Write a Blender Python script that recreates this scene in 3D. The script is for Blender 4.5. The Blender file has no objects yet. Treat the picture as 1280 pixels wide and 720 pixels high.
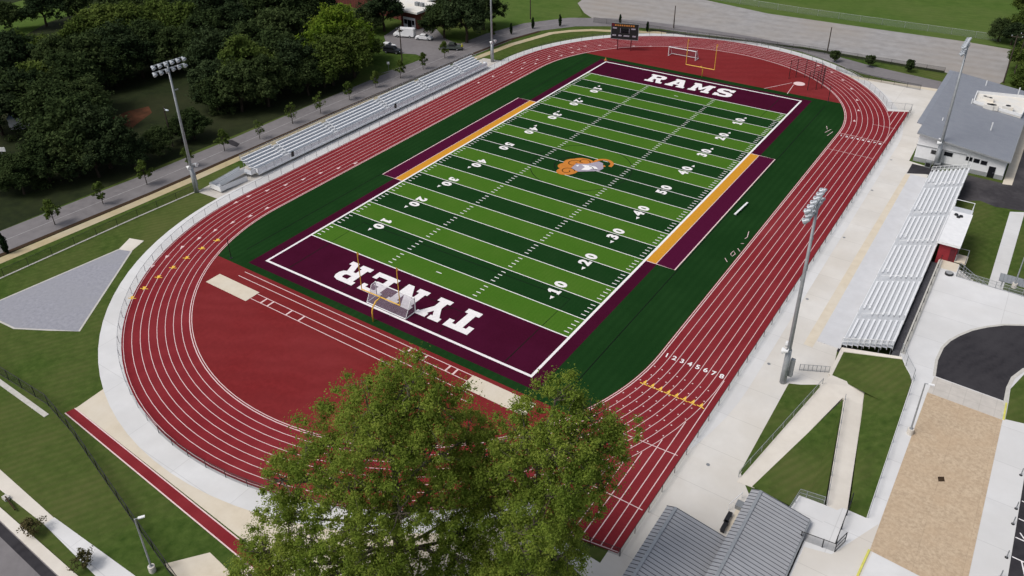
import bpy, bmesh, math, random
import numpy as np
from mathutils import Vector, Matrix
from mathutils.geometry import tessellate_polygon

rng = random.Random(7)
nrng = np.random.default_rng(7)
scene = bpy.context.scene
COL = scene.collection

# ------------------------------------------------------------------ camera
FPX, CAM = 1023.27, Vector((68.0705, -121.9456, 69.0562))
ROT = (1.0518350, 0.0120012, 0.5967985)
CY0 = -90.593
cam_data = bpy.data.cameras.new("camera")
cam = bpy.data.objects.new("camera", cam_data)
COL.objects.link(cam)
cam.location = CAM
cam.rotation_euler = ROT
cam_data.sensor_fit = 'HORIZONTAL'
cam_data.sensor_width = 36.0
cam_data.lens = FPX / 1280 * 36.0
cam_data.shift_y = CY0 / 1280
cam_data.clip_start = 0.5
cam_data.clip_end = 4000
scene.camera = cam
RM = (Matrix.Rotation(ROT[2], 3, 'Z') @ Matrix.Rotation(ROT[1], 3, 'Y') @ Matrix.Rotation(ROT[0], 3, 'X'))


def ray(u, v):
    return RM @ Vector(((u - 640) / FPX, (360 + CY0 - v) / FPX, -1.0))


def G(u, v, h=0.0):
    """surveyed point of the place: where the sight line u,v meets height h"""
    d = ray(u, v)
    t = (h - CAM.z) / d.z
    return CAM + d * t


def g2(u, v, h=0.0):
    p = G(u, v, h)
    return (p.x, p.y)


def up_at(u, v, base, off=0.0):
    """point on a sight line where it meets the upright plane through base facing the camera"""
    b = Vector((base[0], base[1], 0))
    n = Vector((CAM.x - b.x, CAM.y - b.y, 0)).normalized()
    b = b - n * off
    d = ray(u, v)
    t = (b - CAM).dot(n) / d.dot(n)
    return CAM + d * t


# ------------------------------------------------------------------ materials
def lin(c):
    return tuple(((x / 255) / 12.92 if x / 255 <= .04045 else ((x / 255 + .055) / 1.055) ** 2.4) for x in c)


MATS = {}


def mat(name, col, rough=.8, col2=None, scale=1.0, detail=6, metallic=0.0, big=None, bump=0.0, spec=.3, stripes=None, joints=None, amount=1.0):
    """procedural principled material, base colour varied by noise in object space"""
    if name in MATS:
        return MATS[name]
    m = bpy.data.materials.new(name)
    m.use_nodes = True
    nt = m.node_tree
    N, L = nt.nodes, nt.links
    b = N["Principled BSDF"]
    b.inputs["Roughness"].default_value = rough
    b.inputs["Metallic"].default_value = metallic
    b.inputs["Specular IOR Level"].default_value = spec
    tc = N.new("ShaderNodeTexCoord")
    col2 = col2 or tuple(c * .82 for c in col)
    nz = N.new("ShaderNodeTexNoise")
    nz.inputs["Scale"].default_value = scale
    nz.inputs["Detail"].default_value = detail
    nz.inputs["Roughness"].default_value = .65
    L.new(tc.outputs["Object"], nz.inputs["Vector"])
    rp = N.new("ShaderNodeValToRGB")
    rp.color_ramp.elements[0].position = .36
    rp.color_ramp.elements[1].position = .64
    rp.color_ramp.elements[0].color = (*col2, 1)
    rp.color_ramp.elements[1].color = (*col, 1)
    L.new(nz.outputs["Fac"], rp.inputs["Fac"])
    out = rp.outputs["Color"]
    if big:
        n2 = N.new("ShaderNodeTexNoise")
        n2.inputs["Scale"].default_value = big[0]
        n2.inputs["Detail"].default_value = 5
        n2.inputs["Roughness"].default_value = .6
        L.new(tc.outputs["Object"], n2.inputs["Vector"])
        r2 = N.new("ShaderNodeValToRGB")
        r2.color_ramp.elements[0].position = .42
        r2.color_ramp.elements[1].position = .66
        r2.color_ramp.elements[0].color = (0, 0, 0, 1)
        r2.color_ramp.elements[1].color = (1, 1, 1, 1)
        L.new(n2.outputs["Fac"], r2.inputs["Fac"])
        mx = N.new("ShaderNodeMix")
        mx.data_type = 'RGBA'
        mu = N.new("ShaderNodeMath")
        mu.operation = 'MULTIPLY'
        mu.inputs[1].default_value = big[2] if len(big) > 2 else .8
        L.new(r2.outputs["Color"], mu.inputs[0])
        L.new(mu.outputs[0], mx.inputs["Factor"])
        L.new(out, mx.inputs["A"])
        mx.inputs["B"].default_value = (*big[1], 1)
        out = mx.outputs["Result"]
    if stripes:   # (axis rotation, spacing, colour, amount)
        mp = N.new("ShaderNodeMapping")
        mp.inputs["Rotation"].default_value = (0, 0, stripes[0])
        L.new(tc.outputs["Object"], mp.inputs["Vector"])
        w = N.new("ShaderNodeTexWave")
        w.inputs["Scale"].default_value = math.pi / 10 / stripes[1] * 2
        w.inputs["Distortion"].default_value = stripes[4] if len(stripes) > 4 else .6
        w.inputs["Detail"].default_value = 2
        L.new(mp.outputs["Vector"], w.inputs["Vector"])
        mu = N.new("ShaderNodeMath")
        mu.operation = 'MULTIPLY'
        mu.inputs[1].default_value = stripes[3]
        L.new(w.outputs["Fac"], mu.inputs[0])
        mx = N.new("ShaderNodeMix")
        mx.data_type = 'RGBA'
        L.new(mu.outputs[0], mx.inputs["Factor"])
        L.new(out, mx.inputs["A"])
        mx.inputs["B"].default_value = (*stripes[2], 1)
        out = mx.outputs["Result"]
    if joints:   # (panel width, panel length, joint colour, joint width)
        br = N.new("ShaderNodeTexBrick")
        br.offset = 0
        br.inputs["Scale"].default_value = 1
        br.inputs["Brick Width"].default_value = joints[0]
        br.inputs["Row Height"].default_value = joints[1]
        br.inputs["Mortar Size"].default_value = joints[3]
        br.inputs["Mortar Smooth"].default_value = 0
        br.inputs["Color1"].default_value = (1, 1, 1, 1)
        v = joints[4] if len(joints) > 4 else .93
        br.inputs["Color2"].default_value = (v, v, v, 1)
        br.inputs["Mortar"].default_value = (*joints[2], 1)
        L.new(tc.outputs["Object"], br.inputs["Vector"])
        mx = N.new("ShaderNodeMix")
        mx.data_type = 'RGBA'
        mx.blend_type = 'MULTIPLY'
        mx.inputs["Factor"].default_value = 1
        L.new(out, mx.inputs["A"])
        L.new(br.outputs["Color"], mx.inputs["B"])
        out = mx.outputs["Result"]
    L.new(out, b.inputs["Base Color"])
    if bump:
        bp = N.new("ShaderNodeBump")
        bp.inputs["Strength"].default_value = bump
        bp.inputs["Distance"].default_value = .05
        L.new(nz.outputs["Fac"], bp.inputs["Height"])
        L.new(bp.outputs["Normal"], b.inputs["Normal"])
    MATS[name] = m
    return m


def mesh_mat(name, col, cover):
    """woven wire or netting: mostly open"""
    m = bpy.data.materials.new(name)
    m.use_nodes = True
    nt = m.node_tree
    N, L = nt.nodes, nt.links
    b = N["Principled BSDF"]
    b.inputs["Base Color"].default_value = (*col, 1)
    b.inputs["Roughness"].default_value = .6
    tr = N.new("ShaderNodeBsdfTransparent")
    tc = N.new("ShaderNodeTexCoord")
    nz = N.new("ShaderNodeTexNoise")
    nz.inputs["Scale"].default_value = 3
    L.new(tc.outputs["Object"], nz.inputs["Vector"])
    mr = N.new("ShaderNodeMapRange")
    mr.inputs["To Min"].default_value = cover * .7
    mr.inputs["To Max"].default_value = cover * 1.3
    L.new(nz.outputs["Fac"], mr.inputs["Value"])
    mx = N.new("ShaderNodeMixShader")
    L.new(mr.outputs["Result"], mx.inputs["Fac"])
    L.new(tr.outputs["BSDF"], mx.inputs[1])
    L.new(b.outputs["BSDF"], mx.inputs[2])
    L.new(mx.outputs["Shader"], N["Material Output"].inputs["Surface"])
    MATS[name] = m
    return m


def leaf_mat(name, c1, c2, c3, trans=.35, patch=.35):
    m = bpy.data.materials.new(name)
    m.use_nodes = True
    nt = m.node_tree
    N, L = nt.nodes, nt.links
    N.remove(N["Principled BSDF"])
    ge = N.new("ShaderNodeNewGeometry")
    rp = N.new("ShaderNodeValToRGB")
    rp.color_ramp.elements[0].color = (*c1, 1)
    rp.color_ramp.elements[1].color = (*c3, 1)
    e = rp.color_ramp.elements.new(.5)
    e.color = (*c2, 1)
    tc = N.new("ShaderNodeTexCoord")
    nz = N.new("ShaderNodeTexNoise")
    nz.inputs["Scale"].default_value = patch
    nz.inputs["Detail"].default_value = 4
    L.new(tc.outputs["Object"], nz.inputs["Vector"])
    oi = N.new("ShaderNodeObjectInfo")
    a = N.new("ShaderNodeMath")
    a.operation = 'MULTIPLY_ADD'
    a.inputs[1].default_value = .45
    L.new(ge.outputs["Random Per Island"], a.inputs[0])
    mr = N.new("ShaderNodeMapRange")
    mr.inputs["From Min"].default_value = .35
    mr.inputs["From Max"].default_value = .65
    mr.inputs["To Min"].default_value = -.05
    mr.inputs["To Max"].default_value = .4
    L.new(nz.outputs["Fac"], mr.inputs["Value"])
    L.new(mr.outputs["Result"], a.inputs[2])
    s = N.new("ShaderNodeMath")
    s.operation = 'MULTIPLY_ADD'
    s.inputs[1].default_value = .36
    L.new(oi.outputs["Random"], s.inputs[0])
    L.new(a.outputs[0], s.inputs[2])
    L.new(s.outputs[0], rp.inputs["Fac"])
    d = N.new("ShaderNodeBsdfDiffuse")
    t = N.new("ShaderNodeBsdfTranslucent")
    L.new(rp.outputs["Color"], d.inputs["Color"])
    L.new(rp.outputs["Color"], t.inputs["Color"])
    mx = N.new("ShaderNodeMixShader")
    mx.inputs["Fac"].default_value = trans
    L.new(d.outputs["BSDF"], mx.inputs[1])
    L.new(t.outputs["BSDF"], mx.inputs[2])
    L.new(mx.outputs["Shader"], N["Material Output"].inputs["Surface"])
    MATS[name] = m
    return m


M = {}
M['lawn'] = mat('lawn', (.068, .104, .025), .95, (.034, .062, .013), .9, 10, big=(.055, (.098, .106, .038), .8), bump=.3, spec=.0, stripes=(.5, 1.9, (.046, .080, .016), .35, 1.2))
M['field_grass'] = mat('far_grass', (.078, .125, .030), .95, (.055, .098, .022), .35, 8, big=(.03, (.105, .13, .045), .7), spec=.0, stripes=(1.4, 5, (.066, .105, .026), .4, 1.5))
M['wood_floor'] = mat('wood_floor', (.021, .030, .010), .95, (.012, .018, .007), .5, 8, big=(.05, (.032, .035, .016), .7), spec=.1)  # base colour darkened further to include the shade of the woods
M['soil'] = mat('red_soil', (.105, .046, .027), .95, (.06, .032, .02), .5, 10, spec=.0)
M['track'] = mat('track_red', (.205, .0215, .0275), .9, (.172, .0172, .023), 2.5, 9, big=(.045, (.225, .0360, .042), .6), spec=.03, stripes=(.3, 9, (.158, .0168, .022), .45, 9))
M['infield_red'] = mat('infield_red', (.180, .0200, .022), .9, (.152, .0165, .018), 1.6, 9, big=(.05, (.205, .0330, .036), .55), spec=.03, stripes=(1.1, 6, (.143, .0175, .019), .4, 7))
M['line'] = mat('line_paint', (.74, .56, .56), .7, (.62, .46, .46), 4)
M['white'] = mat('white_paint', (.80, .78, .79), .7, (.70, .68, .69), 3)
M['gold_paint'] = mat('gold_paint', (.56, .265, .028), .9, (.49, .225, .024), 3, spec=.03)
M['turf_light'] = mat('turf_light', (.058, .142, .0165), .95, (.046, .118, .0125), 6, 9, big=(.18, (.064, .138, .019), .8), spec=.0, stripes=(0, 1.2, (.046, .120, .013), .4, .5))
M['turf_dark'] = mat('turf_dark', (.0108, .043, .0112), .95, (.0075, .032, .0082), 6, 9, big=(.18, (.0125, .041, .0125), .8), spec=.0, stripes=(0, 1.2, (.0080, .033, .009), .4, .5))
M['turf_side'] = mat('turf_side', (.0110, .039, .0105), .95, (.0078, .031, .0080), 5, 8, big=(.10, (.0135, .045, .0125), .8), spec=.0, stripes=(0, 2.3, (.0078, .030, .008), .45, .4))
M['maroon'] = mat('maroon_turf', (.050, .0055, .020), .95, (.042, .0045, .0165), 5, 8, big=(.2, (.055, .0062, .023), .8), spec=.0)
M['maroon_box'] = mat('maroon_box', (.070, .0072, .031), .95, (.060, .0060, .026), 5, 8, spec=.0)
M['blackline'] = mat('black_line', (.004, .010, .005), .9, (.003, .008, .004), 5, spec=.1)
M['concrete'] = mat('concrete', (.64, .625, .60), .92, (.565, .55, .525), .22, 10, big=(.06, (.53, .49, .435), .65), joints=(14, 6, (.82, .82, .82), .035, .955), stripes=(.9, 11, (.55, .53, .495), .3, 14), spec=.1)
M['concrete_blue'] = mat('concrete_blue', (.635, .64, .65), .92, (.575, .58, .59), .3, 10, big=(.07, (.53, .525, .515), .6), joints=(9, 6, (.82, .82, .82), .035, .955), stripes=(.9, 11, (.56, .56, .56), .3, 14), spec=.1)
M['concrete_cream'] = mat('concrete_cream', (.60, .535, .43), .9, (.54, .48, .385), .6, 8, big=(.15, (.58, .54, .47), .7), spec=.2)
M['concrete_ramp'] = mat('concrete_ramp', (.64, .605, .55), .9, (.58, .545, .495), .5, 9, big=(.15, (.55, .51, .45), .6), spec=.1)
M['concrete_old'] = mat('concrete_old', (.52, .49, .455), .9, (.45, .425, .395), .7, 8, joints=(1.6, 1.6, (.85, .85, .85), .04, .95), spec=.2)
M['walk_yellow'] = mat('walk_sand', (.42, .35, .21), .9, (.36, .30, .18), .7, 8, big=(.1, (.46, .42, .33), .6), spec=.2)
M['kerb'] = mat('kerb_concrete', (.50, .49, .46), .9, (.42, .41, .38), 2, spec=.2)
M['tan'] = mat('stamped_tan', (.52, .415, .30), .9, (.37, .285, .20), 3.5, 12, big=(.35, (.44, .33, .225), .55), spec=.1, joints=(3.9, 13, (.85, .85, .85), .02, .98), bump=.3)
M['asphalt'] = mat('asphalt_new', (.030, .028, .033), .9, (.020, .019, .023), 2, 10, big=(.2, (.042, .040, .045), .7), stripes=(.4, 2.6, (.042, .040, .045), .35, 6), spec=.2)
M['asphalt_dark'] = mat('asphalt_worn', (.040, .037, .042), .9, (.03, .028, .032), 1.2, 8, big=(.15, (.075, .07, .075), .8), spec=.25)
M['road'] = mat('road_grey', (.175, .165, .172), .9, (.14, .132, .138), .8, 8, big=(.06, (.20, .19, .195), .6), spec=.25)
M['road_line'] = mat('road_line', (.34, .33, .34), .9, (.24, .23, .24), 1)
M['mulch'] = mat('mulch', (.055, .035, .02), .95, (.035, .022, .014), 3, spec=.1)
M['gravel_lot'] = mat('gravel_lot', (.305, .30, .303), .95, (.235, .230, .232), .35, 13, big=(.025, (.275, .245, .215), .8), stripes=(1.5, 9, (.36, .355, .35), .22, 3), spec=.0)
M['gravel_blue'] = mat('gravel_bluegrey', (.30, .305, .345), .95, (.235, .24, .275), 2.0, 12, big=(.2, (.27, .275, .305), .7), spec=.15)
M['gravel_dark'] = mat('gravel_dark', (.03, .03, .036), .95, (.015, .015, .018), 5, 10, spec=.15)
M['gravel_mid'] = mat('gravel_mid', (.085, .085, .098), .95, (.045, .045, .053), 5, 10, spec=.15)
M['aluminium'] = mat('aluminium', (.78, .80, .83), .45, (.71, .73, .76), 3, metallic=.05, spec=.5)
M['deck'] = mat('aluminium_deck', (.52, .54, .57), .5, (.46, .48, .51), 2, metallic=.05, spec=.5)
M['deck_pale'] = mat('deck_pale', (.56, .568, .592), .6, (.51, .518, .54), .6, 9, big=(.2, (.48, .48, .49), .5), spec=.2)
M['galv'] = mat('galvanised_steel', (.36, .38, .40), .5, (.29, .31, .33), 2, metallic=.4, spec=.5)
M['white_metal'] = mat('white_metal', (.76, .77, .78), .5, (.70, .71, .72), 2, spec=.5)
M['grey_metal'] = mat('grey_metal', (.27, .285, .30), .5, (.22, .235, .25), 2, metallic=.3, spec=.5)
M['black_metal'] = mat('black_metal', (.012, .012, .014), .5, (.009, .009, .010), 3, spec=.5)
M['yellow_metal'] = mat('yellow_metal', (.72, .43, .05), .45, (.64, .37, .04), 3, spec=.5)
M['lens'] = mat('floodlight_lens', (.60, .66, .74), .25, (.52, .58, .66), 3, spec=.6)
M['roof'] = mat('roof_seamed', (.245, .262, .30), .45, (.22, .236, .275), .8, metallic=.1, spec=.5)
M['roof_light'] = mat('roof_light', (.345, .357, .385), .5, (.30, .312, .338), .5, 9, big=(.15, (.30, .305, .32), .5), spec=.3)
M['flood_housing'] = mat('flood_housing', (.40, .43, .47), .5, (.33, .36, .40), 2, metallic=.2, spec=.5)
M['mark_yellow'] = mat('mark_yellow', (.78, .50, .07), .8, (.70, .43, .06), 3)
M['roof_rib'] = mat('roof_rib', (.085, .088, .105), .5, (.07, .073, .09), .8, spec=.3)
M['wall_white'] = mat('wall_white', (.72, .73, .75), .8, (.66, .67, .69), 1.2, spec=.3)
M['plinth'] = mat('plinth_grey', (.30, .31, .32), .85, (.25, .26, .27), 1.5, spec=.3)
M['glass'] = mat('dark_glass', (.008, .009, .012), .12, (.012, .013, .016), 1, spec=.6)
M['red_wall'] = mat('red_wall', (.26, .022, .030), .7, (.22, .018, .026), 1.5, spec=.3)
M['brick'] = mat('brick', (.115, .038, .030), .9, (.085, .028, .022), 2, joints=(.4, .16, (1.3, 1.2, 1.1), .02, .8), spec=.2)
M['membrane'] = mat('roof_membrane', (.72, .72, .70), .8, (.62, .61, .58), .5, big=(.5, (.60, .52, .40), .5), spec=.3)
M['blue_roof'] = mat('blue_roof', (.22, .33, .58), .5, (.50, .55, .64), 1.1, spec=.4)
M['car_white'] = mat('car_white', (.75, .76, .78), .3, (.70, .71, .73), 1, spec=.6)
M['car_dark'] = mat('car_dark', (.020, .022, .026), .25, (.016, .018, .022), 1, spec=.6)
M['car_olive'] = mat('car_greygreen', (.055, .068, .062), .3, (.045, .055, .05), 1, spec=.6)
M['tyre'] = mat('tyre', (.012, .012, .012), .9, (.009, .009, .009), 4)
M['bark'] = mat('bark', (.055, .043, .032), .95, (.03, .024, .018), 4, bump=.4, spec=.1)
M['bark_pale'] = mat('bark_pale', (.14, .12, .095), .95, (.07, .06, .045), 4, bump=.4, spec=.1)
M['wood_pole'] = mat('wood_pole', (.075, .06, .05), .95, (.05, .04, .033), 3, spec=.1)
M['orange'] = mat('emblem_orange', (.52, .19, .025), .85, (.45, .155, .02), 3)
M['emblem_grey'] = mat('emblem_grey', (.34, .31, .37), .85, (.28, .25, .31), 3)
M['maroon_sign'] = mat('sign_maroon', (.10, .012, .02), .6, (.085, .010, .017), 3)
M['sign_orange'] = mat('sign_orange', (.48, .20, .05), .6, (.42, .16, .04), 3)
M['yellow_kerb'] = mat('yellow_kerb', (.62, .60, .13), .8, (.50, .48, .12), 2)
M['red_sign'] = mat('hi_vis', (.55, .52, .03), .7, (.50, .46, .03), 2)
mesh_mat('chain_link', (.33, .35, .37), .16)
mesh_mat('chain_black', (.01, .01, .012), .30)
mesh_mat('netting_white', (.30, .25, .32), .34)
mesh_mat('netting_black', (.03, .006, .01), .13)
LEAF = {
    'dark': leaf_mat('dark_leaves', (.017, .030, .014), (.030, .048, .021), (.058, .082, .036), .25, .2),
    'oak': leaf_mat('oak_leaves', (.110, .170, .032), (.182, .258, .042), (.29, .345, .066), .54, .22),
    'wood': leaf_mat('wood_leaves', (.022, .036, .015), (.044, .067, .024), (.088, .118, .045), .3, .14),
    'yellow': leaf_mat('yellowgreen_leaves', (.065, .125, .018), (.130, .205, .024), (.22, .275, .034), .45, .16),
    'mid': leaf_mat('mid_leaves', (.040, .066, .016), (.074, .110, .025), (.125, .165, .040), .35, .2),
    'conifer': leaf_mat('columnar_leaves', (.008, .017, .008), (.012, .024, .010), (.02, .034, .014), .15, .8),
    'shrub': leaf_mat('shrub_leaves', (.05, .05, .025), (.075, .075, .03), (.12, .09, .05), .3, 1.5),
}


# ------------------------------------------------------------------ mesh builder
class B:
    def __init__(self):
        self.v, self.f = [], []

    def quadbox(self, pts):
        n = len(self.v)
        self.v += [tuple(p) for p in pts]
        for q in ((3, 2, 1, 0), (4, 5, 6, 7), (0, 1, 5, 4), (1, 2, 6, 5), (2, 3, 7, 6), (3, 0, 4, 7)):
            self.f.append(tuple(n + i for i in q))
        return self

    def box(self, x0, x1, y0, y1, z0, z1):
        return self.quadbox([(x0, y0, z0), (x1, y0, z0), (x1, y1, z0), (x0, y1, z0), (x0, y0, z1), (x1, y0, z1), (x1, y1, z1), (x0, y1, z1)])

    def cbox(self, c, s, rz=0.0):
        co, si = math.cos(rz), math.sin(rz)
        pts = []
        for dz in (-.5, .5):
            for dx, dy in ((-.5, -.5), (.5, -.5), (.5, .5), (-.5, .5)):
                x, y = dx * s[0], dy * s[1]
                pts.append((c[0] + x * co - y * si, c[1] + x * si + y * co, c[2] + dz * s[2]))
        return self.quadbox(pts)

    def bar(self, p, q, w, h=None):
        h = h or w
        p, q = Vector(p), Vector(q)
        d = (q - p).normalized()
        s = d.cross(Vector((0, 0, 1)))
        if s.length < 1e-4:
            s = Vector((1, 0, 0))
        s.normalize()
        u = s.cross(d)
        a, b = s * w / 2, u * h / 2
        return self.quadbox([p - a - b, p + a - b, p + a + b, p - a + b, q - a - b, q + a - b, q + a + b, q - a + b])

    def tube(self, pts, rad, n=8, cap=True):
        pts = [Vector(p) for p in pts]
        if not hasattr(rad, '__len__'):
            rad = [rad] * len(pts)
        base = len(self.v)
        prev = None
        for i, p in enumerate(pts):
            d = (pts[min(i + 1, len(pts) - 1)] - pts[max(i - 1, 0)])
            d.normalize()
            s = prev if prev is not None else d.cross(Vector((.31, .17, 1)))
            s = s - d * s.dot(d)
            if s.length < 1e-4:
                s = d.cross(Vector((1, 0, 0)))
            s.normalize()
            prev = s
            t = d.cross(s)
            for k in range(n):
                a = 2 * math.pi * k / n
                self.v.append(tuple(p + (s * math.cos(a) + t * math.sin(a)) * rad[i]))
        for i in range(len(pts) - 1):
            for k in range(n):
                a, b = base + i * n + k, base + i * n + (k + 1) % n
                self.f.append((a, b, b + n, a + n))
        if cap:
            self.f.append(tuple(base + k for k in reversed(range(n))))
            self.f.append(tuple(base + (len(pts) - 1) * n + k for k in range(n)))
        return self

    def poly(self, outer, z=0.0, holes=()):
        """flat polygon with holes; points 2D (uses z) or 3D"""
        loops = [[Vector((p[0], p[1], p[2] if len(p) > 2 else z)) for p in lp] for lp in [outer, *holes]]
        n = len(self.v)
        flat = [p for lp in loops for p in lp]
        self.v += [tuple(p) for p in flat]
        for t in tessellate_polygon([[Vector((p.x, p.y, 0)) for p in lp] for lp in loops]):
            a, b, c = (flat[i] for i in t)
            up = (b - a).to_2d().to_3d().cross((c - a).to_2d().to_3d()).z
            self.f.append(tuple(n + i for i in (t if up > 0 else reversed(t))))
        return self

    def prism(self, outer, z0, z1):
        """closed slab over a polygon"""
        zt = [(p[0], p[1], p[2] if len(p) > 2 else z1) for p in outer]
        self.poly(zt)
        n = len(self.v)
        k = len(outer)
        area = sum(outer[i][0] * outer[(i + 1) % k][1] - outer[(i + 1) % k][0] * outer[i][1] for i in range(k))
        self.v += [(p[0], p[1], z0) for p in outer] + zt
        for i in range(k):
            j = (i + 1) % k
            q = (n + i, n + j, n + k + j, n + k + i)
            self.f.append(q if area > 0 else tuple(reversed(q)))
        return self

    def strip(self, pts, w, z=None, closed=False):
        """flat ribbon of width w along a polyline"""
        P = [Vector((p[0], p[1], p[2] if len(p) > 2 else (z or 0))) for p in pts]
        n, base = len(P), len(self.v)
        for i, p in enumerate(P):
            a = P[i - 1] if (i > 0 or closed) else P[i]
            b = P[(i + 1) % n] if (i < n - 1 or closed) else P[i]
            d = (b - a).to_2d().normalized()
            s = Vector((-d.y, d.x, 0)) * w / 2
            self.v += [tuple(p + s), tuple(p - s)]
        for i in range(n if closed else n - 1):
            j = (i + 1) % n
            self.f.append((base + 2 * i, base + 2 * i + 1, base + 2 * j + 1, base + 2 * j))
        return self

    def wall(self, pts, h):
        """thin sheet standing on a polyline"""
        base = len(self.v)
        for p in pts:
            z = p[2] if len(p) > 2 else 0
            self.v += [(p[0], p[1], z), (p[0], p[1], z + h)]
        for i in range(len(pts) - 1):
            a = base + 2 * i
            self.f.append((a, a + 2, a + 3, a + 1))
        return self

    def disc(self, c, r, z, n=32, ry=None, rot=0):
        ry = ry or r
        pts = []
        for k in range(n):
            a = 2 * math.pi * k / n
            x, y = r * math.cos(a), ry * math.sin(a)
            pts.append((c[0] + x * math.cos(rot) - y * math.sin(rot), c[1] + x * math.sin(rot) + y * math.cos(rot)))
        return self.poly(pts, z)


def link(name, b, m, parent=None, label=None, smooth=False, off=None):
    me = bpy.data.meshes.new(name)
    v = b.v
    if off is not None:
        v = [(x - off[0], y - off[1], z - off[2]) for x, y, z in v]
    me.from_pydata(v, [], b.f)
    me.materials.append(M[m] if isinstance(m, str) and m in M else (MATS[m] if isinstance(m, str) else m))
    if smooth:
        me.polygons.foreach_set('use_smooth', [True] * len(me.polygons))
    me.update()
    o = bpy.data.objects.new(name, me)
    COL.objects.link(o)
    if parent is not None:
        o.parent = parent
    if label:
        o['label'] = label
    return o


def tag(o, label, cat, group=None):
    o['label'], o['category'] = label, cat
    if group:
        o['group'] = group
    return o


def thing(name, label, cat, loc=(0, 0, 0), rz=0.0, group=None):
    o = bpy.data.objects.new(name, None)
    o.empty_display_size = .5
    COL.objects.link(o)
    o.location = loc
    o.rotation_euler = (0, 0, rz)
    return tag(o, label, cat, group)


def part(name, b, m, parent, world=True, label=None, smooth=False):
    """child mesh; built in world coordinates when world is True (parent unrotated)"""
    off = None
    if world:
        off = Vector((0, 0, 0))
        p = parent
        while p is not None:
            off = off + Vector(p.location)
            p = p.parent
    return link(name, b, m, parent, label, smooth, off)


def structure(name, b, m, parent=None):
    o = link(name, b, m, parent)
    if parent is None:
        o['kind'] = 'structure'
    return o


def copy_tree(o, parent=None):
    c = o.copy()
    COL.objects.link(c)
    c.parent = parent
    for ch in list(o.children):
        copy_tree(ch, c)
    return c


ORD = ['first', 'second', 'third', 'fourth', 'fifth', 'sixth', 'seventh', 'eighth', 'ninth', 'tenth', 'eleventh', 'twelfth', 'thirteenth', 'fourteenth', 'fifteenth', 'sixteenth']


# ------------------------------------------------------------------ ground and terrain
def arc(cx, cy, r, a0, a1, n):
    return [(cx + r * math.cos(math.radians(a0 + (a1 - a0) * i / n)), cy + r * math.sin(math.radians(a0 + (a1 - a0) * i / n))) for i in range(n + 1)]


S, R0, LW = 42.2, 36.5, 1.07
ROUT = R0 + 8 * LW


def stadium(r, n=48):
    return arc(0, S, r, 0, 180, n) + arc(0, -S, r, 180, 360, n)


structure('ground', B().poly([(-900, -500), (900, -500), (900, 1200), (-900, 1200)], 0), 'lawn')
structure('far_meadow', B().poly([g2(610, 47), g2(640, 38), g2(718, 24), g2(728, 19), g2(722, 4), (-66, 118), (-26, 123.5), g2(960, 20), g2(1100, 38), g2(1200, 52), g2(1262, 60), (120, 140), (400, 300), (200, 1000), (-600, 1000), (-260, 300), (-140, 160), (-95, 95)], .012), 'field_grass')
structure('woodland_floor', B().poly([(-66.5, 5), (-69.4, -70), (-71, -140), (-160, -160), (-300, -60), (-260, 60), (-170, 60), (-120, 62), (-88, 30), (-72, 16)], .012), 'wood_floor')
structure('lawn_clearing', B().poly([g2(0, 8), g2(30, 0), g2(100, -6), g2(110, 12), g2(60, 28), g2(30, 45), g2(0, 50)], .02), 'field_grass')
structure('bare_soil', B().poly([g2(137, 148), g2(160, 139), g2(186, 133), g2(190, 141), g2(175, 152), g2(158, 166), g2(140, 163)], .022), 'soil')

# main road, west side and curving round the north
near_e = [(-66, -150), (-63, -95), (-62.1, -77), (-61, -60.5), (-60.3, -51), (-59.8, -27), (-59.4, -8), (-58.3, 20), (-57.2, 43), (-55.9, 57), (-53.0, 68), (-46.3, 77.3), (-38.6, 82.2), (-27, 87.0), (-12, 90.7), (0, 91.2), (14, 88.9), (24, 84.4), (31, 80.4), (48, 77.8), (75, 74), (120, 69)]
far_e = [(-74, -150), (-70.6, -95), (-69.3, -73), (-68.2, -56), (-67.3, -46), (-66.7, -27), (-66.6, -8), (-66, 20), (-65.0, 43), (-64, 58), (-60.5, 72), (-52.5, 83.5), (-42, 89.5), (-30, 92.6), (-14, 94.3), (0, 94.4), (16, 92.2), (25, 89.4), (32, 87.2), (48, 84.6), (75, 81), (120, 76)]
structure('road', B().poly(near_e + far_e[::-1], .030), 'road')
mid = [((a[0] + b[0]) / 2, (a[1] + b[1]) / 2) for a, b in zip(near_e, far_e)][:12]
structure('road_centre_line', B().strip(mid, .16, .040), 'road_line')
structure('mulch_verge', B().prism([(x + .02, y) for x, y in near_e[:11]] + [(x + 1.0, y - .2) for x, y in near_e[:11]][::-1], 0, .05), 'mulch')
walk = [(-62.5, -100), (-60.0, -78), (-58.6, -56), (-58.1, -44), (-57.9, -11), (-56.2, 15), (-54.2, 39.6), (-52.6, 54), (-48.9, 68.0), (-45.5, 72.6), (-40.8, 76.6), (-36, 78.6), (-30, 81.6), (-22, 85.2)]
structure('sidewalk', B().strip(walk, 1.9, .034), 'walk_yellow')
structure('north_sidewalk', B().strip([(22, 76.6), g2(1082, 99), g2(1172, 113)], 1.6, .036), 'concrete_cream')
structure('gravel_lot', B().poly([g2(722, 4), g2(730, 16), g2(742, 24), g2(800, 33), g2(860, 41), g2(1000, 58), g2(1100, 75), g2(1180, 90), g2(1240, 112), g2(1256, 100), g2(1264, 62), g2(1200, 51), g2(1100, 37), g2(960, 17), g2(868, -3), g2(800, -14), g2(745, -14)], .020), 'gravel_lot')
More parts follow.
